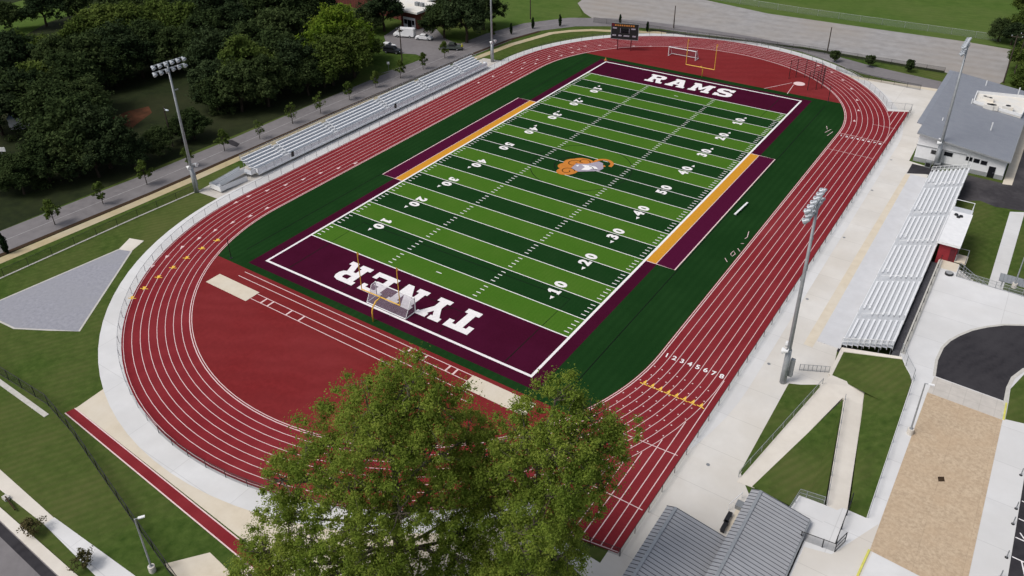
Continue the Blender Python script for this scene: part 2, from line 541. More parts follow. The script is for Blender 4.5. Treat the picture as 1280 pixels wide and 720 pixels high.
structure('driveway', B().poly([g2(476, 92), g2(410, 112), g2(470, 84), g2(532, 73), g2(520, 68), g2(486, 66), g2(480, 45), g2(500, 32), g2(545, 36), g2(556, 48), g2(570, 54), g2(596, 57), g2(640, 44), g2(640, 50), g2(590, 70)][3:] + [g2(476, 92)], .026), 'road')

structure('north_verge', B().strip([g2(812, 37), g2(860, 43.5), g2(932, 51), g2(1000, 60), g2(1060, 70), g2(1100, 76.5), g2(1180, 90)], 1.5, .045), 'wood_floor')
# concrete around the track
apron_left = [(-48.3, 40), (-48.3, 30)]
outer_ring = stadium(ROUT + 2.9)
structure('track_apron', B().poly(arc(0, S, ROUT + 2.6, 0, 180, 48) + arc(0, -S, ROUT + 3.1, 180, 360, 48), .030), 'concrete_blue')
structure('south_apron', B().poly([(-18.9, -86.0), (-18.5, -90.35), (15.7, -91.85), (16.3, -95.0), (12.2, -94.6), (9.5, -98), (20, -99), (30, -92.5), (34, -86), (36, -80), (40, -72), (20, -76), (0, -84)], .022), 'concrete_cream')
structure('home_apron', B().poly([(45.0, -74.2), (39.2, -73.8), (39.0, -74.9), (46.4, -77.0), (49, -95), (63, -95), (63, -64), (59, -61), (54, -58), (52.3, -55.8), (52.0, -38.5), (56.4, -36.5), (55.2, -28.6), (55.2, 35), (51, 36), (50.5, 62), (50, 78), (41, 78.0), (30.5, 75.4), (38, 66), (44.5, 52)], .024), 'concrete')
structure('worn_strip', B().poly([(51.15, -29.8), (52.35, -29.9), (52.55, 0), (52.6, 29.8), (51.6, 29.9), (51.3, 0)], .034), 'concrete_cream')
structure('visitor_pad', B().poly([(-46.5, -45.9), (-53.3, -46.3), (-54.2, -37), (-52.5, 41), (-45.3, 42), (-45.3, -30)], .026), 'concrete_old')
structure('south_grass_edge', B().strip([(39, -74.9), (46.5, -77.0)], .2, .03), 'kerb')

# throwing sector of blue-grey gravel with its pale edging
sec = [(-49.4, -86.2), (-47.25, -65.75), (-45.1, -65.0), (-32.5, -81.5), (-36.2, -83.6), (-40.7, -86.1), (-44.0, -86.4)]
structure('throwing_sector', B().poly(sec, .024), 'gravel_blue')
structure('sector_edging', B().strip(sec, .28, .032, closed=True), 'kerb')
structure('throwing_pad', B().prism([(-47.25, -65.85), (-48.9, -62.8), (-46.2, -62.0), (-45.05, -65.05)], 0, .05), 'concrete_ramp')

# south runway, lower-left sidewalk and street
structure('runway_strip', B().poly([(-18.6, -90.45), (-18.8, -91.5), (20, -93.55), (20, -92.35)], .032), 'track')
structure('runway_border', B().strip([(-18.6, -90.42), (20, -92.3)], .14, .040).strip([(-18.8, -91.55), (20, -93.6)], .14, .040), 'line')
structure('fence_footing', B().prism([(-60, -92.6), (-20.2, -92.75), (-20.2, -93.35), (-60, -93.3)], 0, .06), 'kerb')
structure('street_sidewalk', B().poly([(-40, -100.1), (-16.2, -100.6), (-4.9, -100.9), (-4.9, -101.95), (-13.5, -102.1), (-40, -101.6)], .03), 'concrete_ramp')
structure('street_sidewalk_new', B().poly([(-4.9, -100.85), (9.5, -100.3), (24, -99.6), (24, -101.9), (9, -102.7), (-4.9, -101.95)], .034), 'concrete_blue')
structure('street_kerb', B().prism([(-45, -102.5), (-10.9, -103.35), (3.2, -103.45), (30, -103.3), (30, -104.2), (2.2, -104.5), (-10.5, -104.2), (-45, -103.2)], 0, .12), 'concrete_ramp')
structure('street', B().poly([(-45, -103.2), (-10.5, -104.2), (2.2, -104.5), (30, -104.2), (30, -125), (-45, -125)], .02), 'road')
structure('street_gutter', B().strip([(-45, -103.7), (-10.5, -104.75), (2.2, -105.05), (30, -104.75)], .9, .028), 'asphalt')

# ------------------------------------------------------------------ running track
chute_x1 = 45.95
tr = structure('running_track', B().poly(arc(0, S, ROUT + .25, 22, 180, 44) + arc(0, -S, ROUT + .25, 180, 322, 44) + [(38.1, -73.6), (chute_x1, -72.3), (chute_x1, 61.3), (40.6, 58.6)], .044), 'track')
structure('infield_surface', B().poly(stadium(R0 - .05), .052), 'infield_red')
lines = B()
for k in range(9):
    r = R0 + k * LW
    if k < 8:
        lines.strip(stadium(r, 60),   .078 if k else .12, .060, closed=True)
    else:
        lines.strip(arc(0, S, r, 0, 180, 50) + arc(0, -S, r, 180, 360, 50), .078, .060, closed=True)
for k in range(9):     # chute lines running straight on past the bends
    x = R0 + k * LW + .1
    if x > 38.3:
        ys = -S - math.sqrt(max(0, (ROUT) ** 2 - x ** 2)) if x < ROUT else -S
        lines.strip([(x, -73.4 + (x - 38.1) * .165), (x, ys - .3)], .10, .062)
    if x > 41:
        yn = S + math.sqrt(max(0, ROUT ** 2 - x ** 2)) if x < ROUT else S
        if yn < 59:
            lines.strip([(x, yn + .3), (x, 59 + (x - 41) * .45)], .10, .062)
lines.strip([(38.2, -73.4), (45.9, -72.15)], .1, .063)
lines.strip([(38.6, -66.2), (45.6, -66.2)], .10, .0635).strip([(37.2, -57.6), (45.5, -57.2)], .10, .0635)
lines.strip([(R0, 42), (45.4, 42)], .10, .0635).strip([(R0, 33.2), (45.2, 33.2)], .08, .0635).strip([(41, 50.2), (45.5, 50.2)], .08, .0635)
structure('lane_lines', lines, 'line', tr)
rail = B().strip(stadium(R0 - .28, 60), .10, .066, closed=True)
structure('inner_track_line', rail, 'line', tr)

marks, ymarks = B(), B()


def tri(b, x, y, ang, s, z=.068):
    c, sn = math.cos(ang), math.sin(ang)
    b.poly([(x + c * px - sn * py, y + sn * px + c * py) for px, py in ((-s, -s * .6), (s, 0), (-s, s * .6))], z)


def lane_pt(k, deg, north=False):
    r = R0 + (k + .5) * LW
    return (r * math.cos(math.radians(deg)), (S if north else -S) + r * math.sin(math.radians(deg)))


for k in range(8):
    x, y = R0 + (k + .5) * LW, -48.0
    tri(ymarks, x, y, math.pi / 2, .36)
    ymarks.strip([(x - .5, y - .55 + .02 * k), (x + .5, y - .55)], .14, .067)
    for j in range(14):     # relay dots of the south east bend
        a = -4 - j * 2.6
        p = lane_pt(k + (.28 if j % 2 else -.2), a)
        marks.cbox((p[0], p[1], .066), (.16, .16, .004), rng.random())
for (u, v) in [(190, 334), (208, 322), (227, 310), (248, 299), (268, 289), (290, 279), (312, 271), (333, 261), (294, 254), (312, 245), (335, 238), (358, 231), (380, 224), (402, 216), (424, 210), (445, 204)]:
    p = G(u, v)
    tri(marks, p.x, p.y, math.atan2(p.y + S, p.x) + 1.57 if p.y < -S else 1.5, .50)
for (u, v) in [(165, 373), (180, 361), (198, 347), (216, 335), (233, 323), (252, 311), (271, 301)]:
    p = G(u, v)
    tri(ymarks, p.x, p.y, math.atan2(p.y + S, p.x) + 1.57, .50)
    ymarks.strip([(p.x - .5, p.y - .3), (p.x + .6, p.y + .25)], .14, .067)
for (u, v) in [(598, 104), (616, 96), (639, 91), (652, 86), (669, 80), (685, 74), (701, 70), (715, 66), (723, 62), (655, 79), (671, 75), (686, 71), (695, 64), (713, 60), (731, 58), (749, 57), (770, 57), (791, 58), (812, 58), (1022, 82), (1039, 90), (1053, 100), (1064, 111), (1071, 125), (1073, 138), (1068, 151)]:
    p = G(u, v)
    tri(marks, p.x, p.y, math.atan2(p.y - S, p.x) + 1.57, .50)
for x0 in np.arange(-8, 24, 1.5):   # hurdle grid of the north bend
    for k in range(1, 8):
        r = R0 + k * LW
        marks.strip([(x0 + .5 * k, S + math.sqrt(r * r - (x0 + .5 * k) ** 2) + .1), (x0 + .5 * k + .9, S + math.sqrt(r * r - (x0 + .5 * k + .9) ** 2) + .9)], .05, .0665)
structure('lane_marks', marks, 'line', tr)
structure('exchange_marks', ymarks, 'mark_yellow', tr)


# letters and digits
def text_mesh(body, size, bold):
    cu = bpy.data.curves.new('digits', 'FONT')
    cu.body = body
    cu.size = size
    cu.offset = bold
    cu.align_x = 'CENTER'
    cu.align_y = 'CENTER'
    ob = bpy.data.objects.new('digits', cu)
    COL.objects.link(ob)
    dg = bpy.context.evaluated_depsgraph_get()
    me = bpy.data.meshes.new_from_object(ob.evaluated_get(dg))
    V = [tuple(v.co) for v in me.vertices]
    F = [tuple(p.vertices) for p in me.polygons]
    bpy.data.objects.remove(ob)
    bpy.data.curves.remove(cu)
    bpy.data.meshes.remove(me)
    return V, F


def put_text(b, body, x, y, z, rot, size, bold=.03, sx=1.0):
    V, F = text_mesh(body, size, bold)
    n = len(b.v)
    c, s = math.cos(rot), math.sin(rot)
    for vx, vy, _ in V:
        vx *= sx
        b.v.append((x + c * vx - s * vy, y + s * vx + c * vy, z))
    b.f += [tuple(n + i for i in f) for f in F]


nums = B()
for k in range(8):
    put_text(nums, str(k + 1), R0 + (k + .5) * LW + .05, -41.9, .069, .12, 1.15, .03)
    put_text(nums, str(k + 1), R0 + (k + .5) * LW + .05, 40.9, .069, 0, 1.0, .03)
structure('lane_numbers', nums, 'white', tr)

# ------------------------------------------------------------------ football field
YD = .9144


def seg_y(ylim, r, n=40):
    """turf outline: straight ends at +-ylim, following the inner track edge between"""
    a = math.degrees(math.asin((ylim - S) / r))
    return arc(0, S, r, 0, a, 12) + arc(0, S, r, 180 - a, 180, 12) + arc(0, -S, r, 180, 180 + a, 12) + arc(0, -S, r, 360 - a, 360, 12)


ff = structure('football_field', B().poly(seg_y(58.3, R0 - .42), .060), 'turf_side')
structure('field_border', B().poly([(-26.6, -57.0), (26.6, -57.0), (26.6, 56.4), (-26.6, 56.4)], .068), 'maroon', ff)
W, E0 = 24.384, 54.864
lt, dk = B(), B()
for i in range(20):
    y0 = -45.72 + i * 5 * YD
    half = i if i < 10 else 19 - i
    (lt if half % 2 == 0 else dk).poly([(-W, y0), (W, y0), (W, y0 + 5 * YD), (-W, y0 + 5 * YD)], .074)
structure('light_turf_stripes', lt, 'turf_light', ff)
structure('dark_turf_stripes', dk, 'turf_dark', ff)
wl = B()
z = .082
for sx in (-1, 1):
    wl.poly([(sx * W, -E0 - .38), (sx * (W + .38), -E0 - .38), (sx * (W + .38), E0 + .38), (sx * W, E0 + .38)], z)
for sy in (-1, 1):
    wl.poly([(-W, sy * E0), (W, sy * E0), (W, sy * (E0 + .38)), (-W, sy * (E0 + .38))], z)
for i in range(21):
    y = -45.72 + i * 5 * YD
    wl.strip([(-W, y), (W, y)], .20 if i in (0, 20) else .14, z)
for i in range(100):
    if i % 5:
        y = -45.72 + i * YD
        for x in (-W + .75, -8.13, 8.13, W - .75):
            wl.strip([(x - .38, y), (x + .38, y)], .15, z)
for y in (-45.72 + 3 * YD, 45.72 - 3 * YD):
    wl.strip([(-.5, y), (.5, y)], .15, z)
structure('yard_lines', wl, 'white', ff)
bl = B()
z = .079
for sx in (-1, 1):
    bl.strip([(sx * 29.9, -54.6), (sx * 29.9, 55.0)], .14, z)
for sy in (-1, 1):
    bl.strip([(-20.15, sy * 54.5), (-20.15, sy * 38), (20.15, sy * 38), (20.15, sy * 54.5)], .14, z)
    bl.strip(arc(0, sy * 43.5, 9.15, 37 * sy, 143 * sy, 20), .14, z)
    bl.strip([(-9.16, sy * 54.5), (-9.16, sy * 49), (9.16, sy * 49), (9.16, sy * 54.5)], .10, z)
bl.strip(arc(0, 0, 9.6, 0, 360, 48), .14, z)
structure('soccer_lines', bl, 'blackline', ff)
fn = B()
for n, y in ((10, -36.576), (20, -27.432), (30, -18.288), (40, -9.144), (50, 0), (40, 9.144), (30, 18.288), (20, 27.432), (10, 36.576)):
    for sx in (-1, 1):
        x = sx * 17.2
        rot = math.pi / 2 if sx > 0 else -math.pi / 2
        a, c = str(n)
        if a == '1':
            one = [(2, 0), (2, 1.9), (3, 1.9), (3, 7), (1.7, 6.3), (1.7, 8.3), (3.6, 10), (5.6, 10), (5.6, 1.9), (6.6, 1.9), (6.6, 0)]
            cr, sr = math.cos(rot), math.sin(rot)
            q1 = [((px - 4.2) * .205, (py - 5) * .205) for px, py in one]
            yc = y - (1 if sx > 0 else -1) * 1.0
            fn.poly([(x + cr * px - sr * py, yc + sr * px + cr * py) for px, py in q1], .088)
        # reading from the sideline of that side
        lo = 1 if sx > 0 else -1
        if a != '1':
            put_text(fn, a, x, y - lo * 1.02, .088, rot, 2.5, .13, 1.0)
        put_text(fn, c, x, y + lo * 1.02, .088, rot, 2.5, .13, 1.0)
        if n != 50:
            d = -1 if y < 0 else 1
            yy = y + d * 2.25
            fn.poly([(x - .32 + .5 * sx, yy), (x + .32 + .5 * sx, yy), (x + .5 * sx, yy + d * .8)], .088)
structure('yard_numbers', fn, 'white', ff)
gp, mb = B(), B()
for sx in (-1, 1):
    gp.poly([(sx * (W + .38), -22.86), (sx * 26.45, -22.86), (sx * 26.45, 22.86), (sx * (W + .38), 22.86)], .076)
    mb.poly([(sx * 26.45, -22.86), (sx * 29.6, -22.86), (sx * 29.6, 22.86), (sx * 26.45, 22.86)], .076)
structure('gold_sideline', gp, 'gold_paint', ff)
structure('coaching_box', mb, 'maroon_box', ff)
cb = B()
for sx in (-1, 1):
    cb.strip([(sx * 24.9, -22.86), (sx * 29.55, -22.86), (sx * 29.55, 22.86), (sx * 24.9, 22.86)], .19, .084)
    cb.strip([(sx * 26.45, -22.8), (sx * 26.45, 22.8)], .10, .084)
structure('box_lines', cb, 'line', ff)

GLY = {
    'T': [[(0, 10), (8, 10), (8, 6.6), (6.3, 6.6), (6.3, 8), (5.2, 8), (5.2, 2), (6.3, 2), (6.3, 0), (1.7, 0), (1.7, 2), (2.8, 2), (2.8, 8), (1.7, 8), (1.7, 6.6), (0, 6.6)]],
    'Y': [[(0, 10), (3.6, 10), (3.6, 8.2), (3, 8.2), (4, 6.2), (5, 8.2), (4.4, 8.2), (4.4, 10), (8, 10), (8, 8.2), (7.3, 8.2), (5.2, 4.4), (5.2, 1.8), (6.2, 1.8), (6.2, 0), (1.8, 0), (1.8, 1.8), (2.8, 1.8), (2.8, 4.4), (.7, 8.2), (0, 8.2)]],
    'N': [[(0, 10), (3, 10), (5.7, 5), (5.7, 8.2), (4.8, 8.2), (4.8, 10), (8.6, 10), (8.6, 8.2), (7.9, 8.2), (7.9, 0), (5.8, 0), (2.8, 5.4), (2.8, 1.8), (3.8, 1.8), (3.8, 0), (0, 0), (0, 1.8), (.7, 1.8), (.7, 8.2), (0, 8.2)]],
    'E': [[(0, 10), (8, 10), (8, 6.8), (6.4, 6.8), (6.4, 8.1), (3.2, 8.1), (3.2, 6), (5.2, 6), (5.2, 4.1), (3.2, 4.1), (3.2, 1.9), (6.4, 1.9), (6.4, 3.3), (8, 3.3), (8, 0), (0, 0), (0, 1.8), (1, 1.8), (1, 8.2), (0, 8.2)]],
    'R': [[(0, 10), (5.6, 10), (7.2, 9.4), (7.8, 8.2), (7.8, 6.6), (7.2, 5.4), (6.2, 4.9), (7.2, 1.8), (8.2, 1.8), (8.2, 0), (5.6, 0), (4.2, 4.4), (3.2, 4.4), (3.2, 1.8), (4.2, 1.8), (4.2, 0), (0, 0), (0, 1.8), (1, 1.8), (1, 8.2), (0, 8.2)], [(3.2, 8.2), (5.0, 8.2), (5.5, 7.8), (5.5, 6.8), (5, 6.3), (3.2, 6.3)]],
    'A': [[(1.6, 10), (5.6, 10), (8, 1.8), (8.6, 1.8), (8.6, 0), (4.9, 0), (4.9, 1.8), (5.5, 1.8), (5.3, 2.7), (2.9, 2.7), (2.7, 1.8), (3.3, 1.8), (3.3, 0), (-.4, 0), (-.4, 1.8), (.2, 1.8), (2.2, 8.2), (1.6, 8.2)], [(3.4, 4.4), (4.8, 4.4), (4.1, 7)]],
    'M': [[(0, 10), (3, 10), (4.8, 5.6), (6.6, 10), (9.6, 10), (9.6, 8.2), (8.9, 8.2), (8.9, 1.8), (9.6, 1.8), (9.6, 0), (6, 0), (6, 1.8), (6.7, 1.8), (6.7, 6), (5.3, 2.4), (4.3, 2.4), (2.9, 6), (2.9, 1.8), (3.6, 1.8), (3.6, 0), (0, 0), (0, 1.8), (.7, 1.8), (.7, 8.2), (0, 8.2)]],
    'S': [[(7.6, 9.9), (7.6, 6.8), (6, 6.8), (5.2, 8.1), (3.2, 8.1), (2.7, 7.6), (2.7, 7), (3.2, 6.5), (5.9, 6), (7.4, 5.2), (8, 4), (8, 2), (7, .6), (5.6, 0), (3, 0), (2, .6), (2, 0), (.3, 0), (.3, 3.4), (2, 3.4), (2.8, 1.9), (5.1, 1.9), (5.6, 2.4), (5.6, 3.1), (5, 3.6), (2.3, 4.1), (.9, 4.9), (.3, 6.1), (.3, 8), (1.2, 9.4), (2.6, 10), (5, 10), (6, 9.4), (6, 9.9)]],
}


def word(text, xs, y0, s, flip):
    b = B()
    for ch, xc in zip(text, xs):
        wd = max(p[0] for p in GLY[ch][0])
        tr2 = lambda p: (xc - flip * (wd / 2 - p[0]) * s * 1.06, y0 + flip * p[1] * s)
        b.poly([tr2(p) for p in GLY[ch][0]], .088, [[tr2(p) for p in h] for h in GLY[ch][1:]])
    return b


structure('end_zone_word', word('TYNER', (10.6, 5.5, .15, -5.5, -10.9), -47.85, .50, -1), 'white', ff)
structure('end_zone_word', word('RAMS', (-8.5, -2.9, 2.9, 8.4), 48.2, .50, 1), 'white', ff)

# midfield emblem: a plain horned-head badge
em_o, em_g, em_w, em_d = B(), B(), B(), B()


def spiral(cx, cy, r0, r1, a0, a1, n=26):
    return [(cx + (r0 + (r1 - r0) * i / n) * math.cos(math.radians(a0 + (a1 - a0) * i / n)), cy + (r0 + (r1 - r0) * i / n) * math.sin(math.radians(a0 + (a1 - a0) * i / n))) for i in range(n + 1)]


em_o.disc((-1.5, 1.0), 1.75, .0868, 28, 1.6).disc((-2.3, -1.9), 1.75, .0871, 28, 1.35, .5).disc((-.2, 1.9), 1.7, .0874, 28, 1.1, -.2).disc((-2.9, -.3), 1.1, .0877, 24)
em_d.strip(spiral(-1.5, .9, 1.25, .3, 40, 420), .14, .0884).strip(spiral(-2.3, -1.9, 1.2, .3, 0, 400), .14, .0885).strip(spiral(-.1, 1.7, 1.1, .4, -20, 260), .13, .0886)
em_d.strip(spiral(-1.4, -.1, 3.3, 3.0, 60, 300, 30), .16, .0862)
em_o.strip(spiral(2.9, 1.6, 1.6, 1.0, -40, 300), .55, .0880)
em_d.strip(spiral(2.9, 1.6, 1.25, .7, -40, 280), .12, .0887)
em_g.poly([(-1.8, -.8), (-1.2, .9), (.5, 1.0), (2.3, 2.2), (3.0, 1.6), (3.2, -.2), (2.6, -1.2), (.8, -1.6), (-.6, -1.9)], .0892)
em_w.poly([(-.3, .6), (1.0, .5), (2.0, .2), (2.4, -.6), (1.4, -.5), (1.0, -1.1), (-.2, -1.2), (.3, -.2)], .0898)
em_w.poly([(-1.2, .2), (-.7, .5), (-.8, -.2)], .0898)
em_d.strip([(.9, .35), (1.5, -.1), (1.7, -.7), (2.3, -.75)], .14, .0904)
for eb in (em_o, em_g, em_w, em_d):     # turned and sized as painted
    ca, sa = 1.2 * math.cos(.42), 1.2 * math.sin(.42)
    eb.v = [(ca * x_ - sa * y_ + .3, sa * x_ + ca * y_ + .3, z_) for x_, y_, z_ in eb.v]
structure('midfield_emblem', em_o, 'orange', ff)
structure('midfield_emblem_outline', em_d, 'blackline', ff)
structure('midfield_emblem_face', em_w, 'white', ff)
structure('midfield_emblem_head', em_g, 'emblem_grey', ff)  # grey head silhouette behind the white face, the emblem's own colour

# faint white chalk on the side turf
ck = B()
for pts in ([(906, 323), (909, 328)], [(913, 318), (917, 314), (919, 318), (915, 321), (913, 318)], [(922, 311), (925, 315)], [(926, 305), (930, 305)], [(931, 299), (934, 297), (936, 290)], [(1033, 158), (1034, 162)], [(1031, 166), (1039, 162)], [(1034, 170), (1041, 165)]):
    ck.strip([g2(*p) for p in pts], .10, .089)
structure('chalk_marks', ck, 'line', ff)

# long jump runways and sand pits inside the south bend
jl = B()
z = .062
for y in (-59.05, -60.25):
    jl.strip([(-25, y), (18.4, y)], .11, z)
for y in (-61.95, -63.25):
    jl.strip([(-18.7, y), (20.5, y)], .11, z)
for x in (-16.65, -15.24, -11.4, -8.9):
    jl.strip([(x, -61.9), (x, -63.2)], .26, z + .002)
for x in (8.3, 11.0, 14.8, 16.0):
    jl.strip([(x, -59.1), (x, -60.2)], .26, z + .002)
structure('jump_runway_lines', jl, 'line')
for x0, x1, y0, y1 in ((-27.75, -18.8, -64.1, -61.55), (18.3, 27.8, -61.5, -58.95)):
    structure('sand_pit', B().prism([(x0, y0), (x1, y0), (x1, y1), (x0, y1)], .0, .085), 'concrete_cream')

# ------------------------------------------------------------------ raised plaza on the east side
PZ = 3.0
pl = [(62.40, -3.4), (62.40, -28.9), (63.5, -31.2), (64.75, -33.4), (65.25, -57.3), (63.0, -57.3), (62.4, -58.2), (61.0, -63.4), (61.0, -95), (130, -95), (130, -8.6), (65.2, -6.6), (65.2, -3.4)]
structure('plaza', B().prism(pl, -.2, PZ), 'concrete_blue')
z = PZ + .008
structure('plaza_old_paving', B().poly([(61.2, -64), (63.6, -63.4), (66.4, -57.4), (66.7, -61), (66.4, -66), (66, -95), (61.2, -95)], z), 'concrete')
structure('stamped_paving', B().poly([(66.65, -34.75), (74.5, -35.0), (74.6, -61.6), (66.45, -61.0)], z + .006), 'tan')
structure('drain_cover', B().poly([g2(1172, 596, PZ), g2(1180, 596, PZ), g2(1181, 602, PZ), g2(1173, 602, PZ)], z + .014), 'mulch')
oval = [(66.9, -31.2), (66.55, -28), (66.7, -25), (67.2, -23), (68.0, -21.2), (69.2, -19.1), (70.7, -17.3), (72.5, -15.6), (74.5, -14.4), (78, -13.1), (84, -12.4), (95, -12.4), (95, -20), (80, -20.6), (77, -22), (75.5, -24.1), (74.6, -26.5), (74.35, -28.8), (74.4, -31.5)]
structure('asphalt_drive', B().poly(oval, z + .006), 'asphalt')
structure('drive_kerb', B().strip([(66.75, -31.3)] + [(x - .12, y + .08) for x, y in oval[1:12]], .32, z + .012), 'kerb')
structure('island_kerb', B().strip(oval[13:] + [(74.5, -34.9)], .42, z + .014), 'kerb')
structure('yellow_kerb', B().prism([(74.42, -31.8), (74.6, -31.8), (74.68, -34.9), (74.48, -34.9)], PZ, PZ + .12).prism([(66.3, -61.0), (66.5, -61.0), (66.3, -64.5), (66.1, -64.5)], PZ, PZ + .12), 'yellow_kerb')
structure('plaza_lawn', B().poly([(74.7, -31.6), (74.6, -28.8), (75.8, -24.4), (77.3, -22.3), (80, -20.9), (95, -20.3), (95, -35), (76.6, -34.3), (74.75, -34.7)], z + .006), 'lawn')
structure('drive_apron', B().poly([(66.8, -31.35), (74.4, -31.65), (74.5, -34.95), (66.65, -34.7)], z + .003), 'concrete_old')
structure('parking_bays', B().poly([(77.45, -41.8), (95, -41.8), (95, -80), (77.7, -80)], z + .006), 'asphalt')
pk = B()
for y in np.arange(-44, -80, -2.6):
    pk.strip([(77.6, y), (83, y - .3)], .12, z + .014)
pk.strip([(77.9, -51.0), (79.4, -53.0)], .12, z + .016).strip([(78.4, -54.5), (79.2, -57.5)], .12, z + .016)
structure('parking_lines', pk, 'white')
# low wall tops along the west and south west edge of the plaza
structure('plaza_kerb', B().prism([(62.40, -3.5), (62.40, -28.9), (62.95, -28.9), (62.95, -3.5)], PZ, PZ + .12), 'kerb')

# gravel strip behind the stand, kerb at its foot, grass banks
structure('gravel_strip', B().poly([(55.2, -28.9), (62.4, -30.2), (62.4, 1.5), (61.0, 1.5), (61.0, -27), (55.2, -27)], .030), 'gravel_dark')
structure('gravel_strip', B().prism([(61.52, -29.2), (62.38, -29.2), (62.38, -3.3), (61.52, -3.3)], 0, 2.35), 'gravel_mid')  # slab raised behind the stand so the gravel catches the light
structure('bank_kerb', B().prism([(*g2(1052, 434, .45), .45), (*g2(1128, 446, PZ), PZ), (*g2(1130, 449, PZ), PZ), (*g2(1053, 439, .45), .45)], -.1, .4), 'concrete_ramp')
structure('bank_kerb', B().prism([(*g2(1052, 434, .45), .45), (*g2(1036, 467, .5), .5), (*g2(1040, 469, .5), .5), (*g2(1056, 437, .45), .45)], -.1, .4), 'concrete_ramp')


def P(u, v, h):
    return (*g2(u, v, h), h)


gb = B()
bank = [P(1055, 438, .4), P(1129, 449, PZ - .1), P(1136, 458, PZ), P(1139, 478, PZ), P(1084, 649, PZ - .02), P(1060, 650, 2.8), P(1081, 487, 1.2), P(1040, 470, .5)]
c0 = P(1100, 500, 2.3)
n = len(gb.v)
gb.v += bank + [c0]
for i in range(len(bank)):
    gb.f.append((n + (i + 1) % len(bank), n + i, n + len(bank)))
structure('grass_bank', gb, 'lawn')
gb2 = B()
pts = [P(1054, 499, 1.15), P(1031, 630, 2.75), P(1003, 640, .6), P(940, 608, .12)]
gb2.v += pts
gb2.f += [(0, 2, 1), (0, 3, 2)]
structure('grass_wedge', gb2, 'lawn')
structure('grass_triangle', B().poly([g2(985, 481), g2(1026, 481), g2(923, 594)], .032), 'lawn')
# switchback ramp, each run a solid slab
rA = [P(921, 602, .05), P(943, 610, .05), P(1053, 497, 1.2), P(1030, 478, 1.2)]
structure('ramp', B().prism(rA, -.2, 0), 'concrete_ramp')
lp = [P(1030, 478, 1.2), P(1053, 497, 1.2), P(1078, 508, 1.2), P(1081, 486, 1.2), P(1038, 468, .9)]
structure('ramp_landing', B().prism(lp, -.2, 0), 'concrete_ramp')
rB = [P(1055, 498, 1.2), P(1032, 636, 2.8), P(1058, 645, 2.8), P(1079, 506, 1.2)]
structure('ramp', B().prism(rB, -.2, 0), 'concrete_ramp')
plat = [P(999, 619, 2.8), P(1031, 631, 2.8), P(1059, 643, 2.8), P(1041, 692, 2.8), P(1000, 676, 2.8), P(985, 640, 2.8)]
structure('ramp_platform', B().prism(plat, -.2, 0), 'concrete_blue')
structure('low_lawn', B().poly([(62.5, -3.3), (65.2, -3.3), (69.4, -6.5), (69.3, 24.2), (67, 25), (64.5, 26), (62.5, 24.5)], .030), 'lawn')
structure('east_path', B().poly([(69.4, -4.6), (71.3, -4.6), (71.4, 25.6), (69.3, 24.4)], .036), 'concrete_blue')
structure('service_asphalt', B().poly([(61.2, 35.5), (61.2, 24), (64.6, 25.8), (67, 25.0), (71.5, 26), (90, 30), (90, 90), (68.4, 90), (68.4, 36.6), (66.8, 35.3)], .028), 'asphalt_dark')
structure('building_path', B().poly([(66.9, 34.9), (68.4, 35.3), (68.5, 80), (66.9, 80)], .038), 'concrete_cream')
structure('dark_pad', B().poly([(51.75, 30.2), (51.75, 35.0), (56.4, 35.0), (56.4, 31.8), (54.7, 31.7)], .036), 'asphalt')


for (u, v) in ((1114, 200), (1090, 238), (1055, 297), (1009, 374), (961, 455), (885, 581)):
    p = G(u, v)
    structure('drain_cover', B().disc((p.x, p.y), .22, .040, 14), 'grey_metal')
structure('road_dark_area', B().poly([g2(279, 176), g2(290, 175), g2(300, 180), g2(296, 184), g2(288, 181)], .042), 'asphalt')  # small darker area on the road surface


# ------------------------------------------------------------------ fences
def fence(name, label, pts, h, spacing, pm, mm, group=None, rail_r=.028, post_r=.035, rails=(1.0,)):
    """chain-link run: every post, the rails, the mesh"""
    base = Vector((pts[0][0], pts[0][1], pts[0][2] if len(pts[0]) > 2 else 0))
    t = thing(name, label, 'fence', base, 0, group)
    P3 = [Vector((p[0], p[1], p[2] if len(p) > 2 else 0)) for p in pts]
    cum = [0]
    for a, b in zip(P3, P3[1:]):
        cum.append(cum[-1] + (b - a).length)
    k = max(1, round(cum[-1] / spacing))

    def at(s):
        for i in range(len(P3) - 1):
            if s <= cum[i + 1] + 1e-6:
                f = (s - cum[i]) / max(1e-6, cum[i + 1] - cum[i])
                return P3[i].lerp(P3[i + 1], f)
        return P3[-1]
    for i in range(k + 1):
        p = at(cum[-1] * i / k)
        part('post', B().tube([p, p + Vector((0, 0, h + .04))], post_r, 6), pm, t)
    for r in rails:
        part('rail', B().tube([p + Vector((0, 0, h * r)) for p in P3], rail_r, 5), pm, t)
    part('wire_mesh', B().wall([tuple(p + Vector((0, 0, .04))) for p in P3], h - .06), mm, t)
    return t


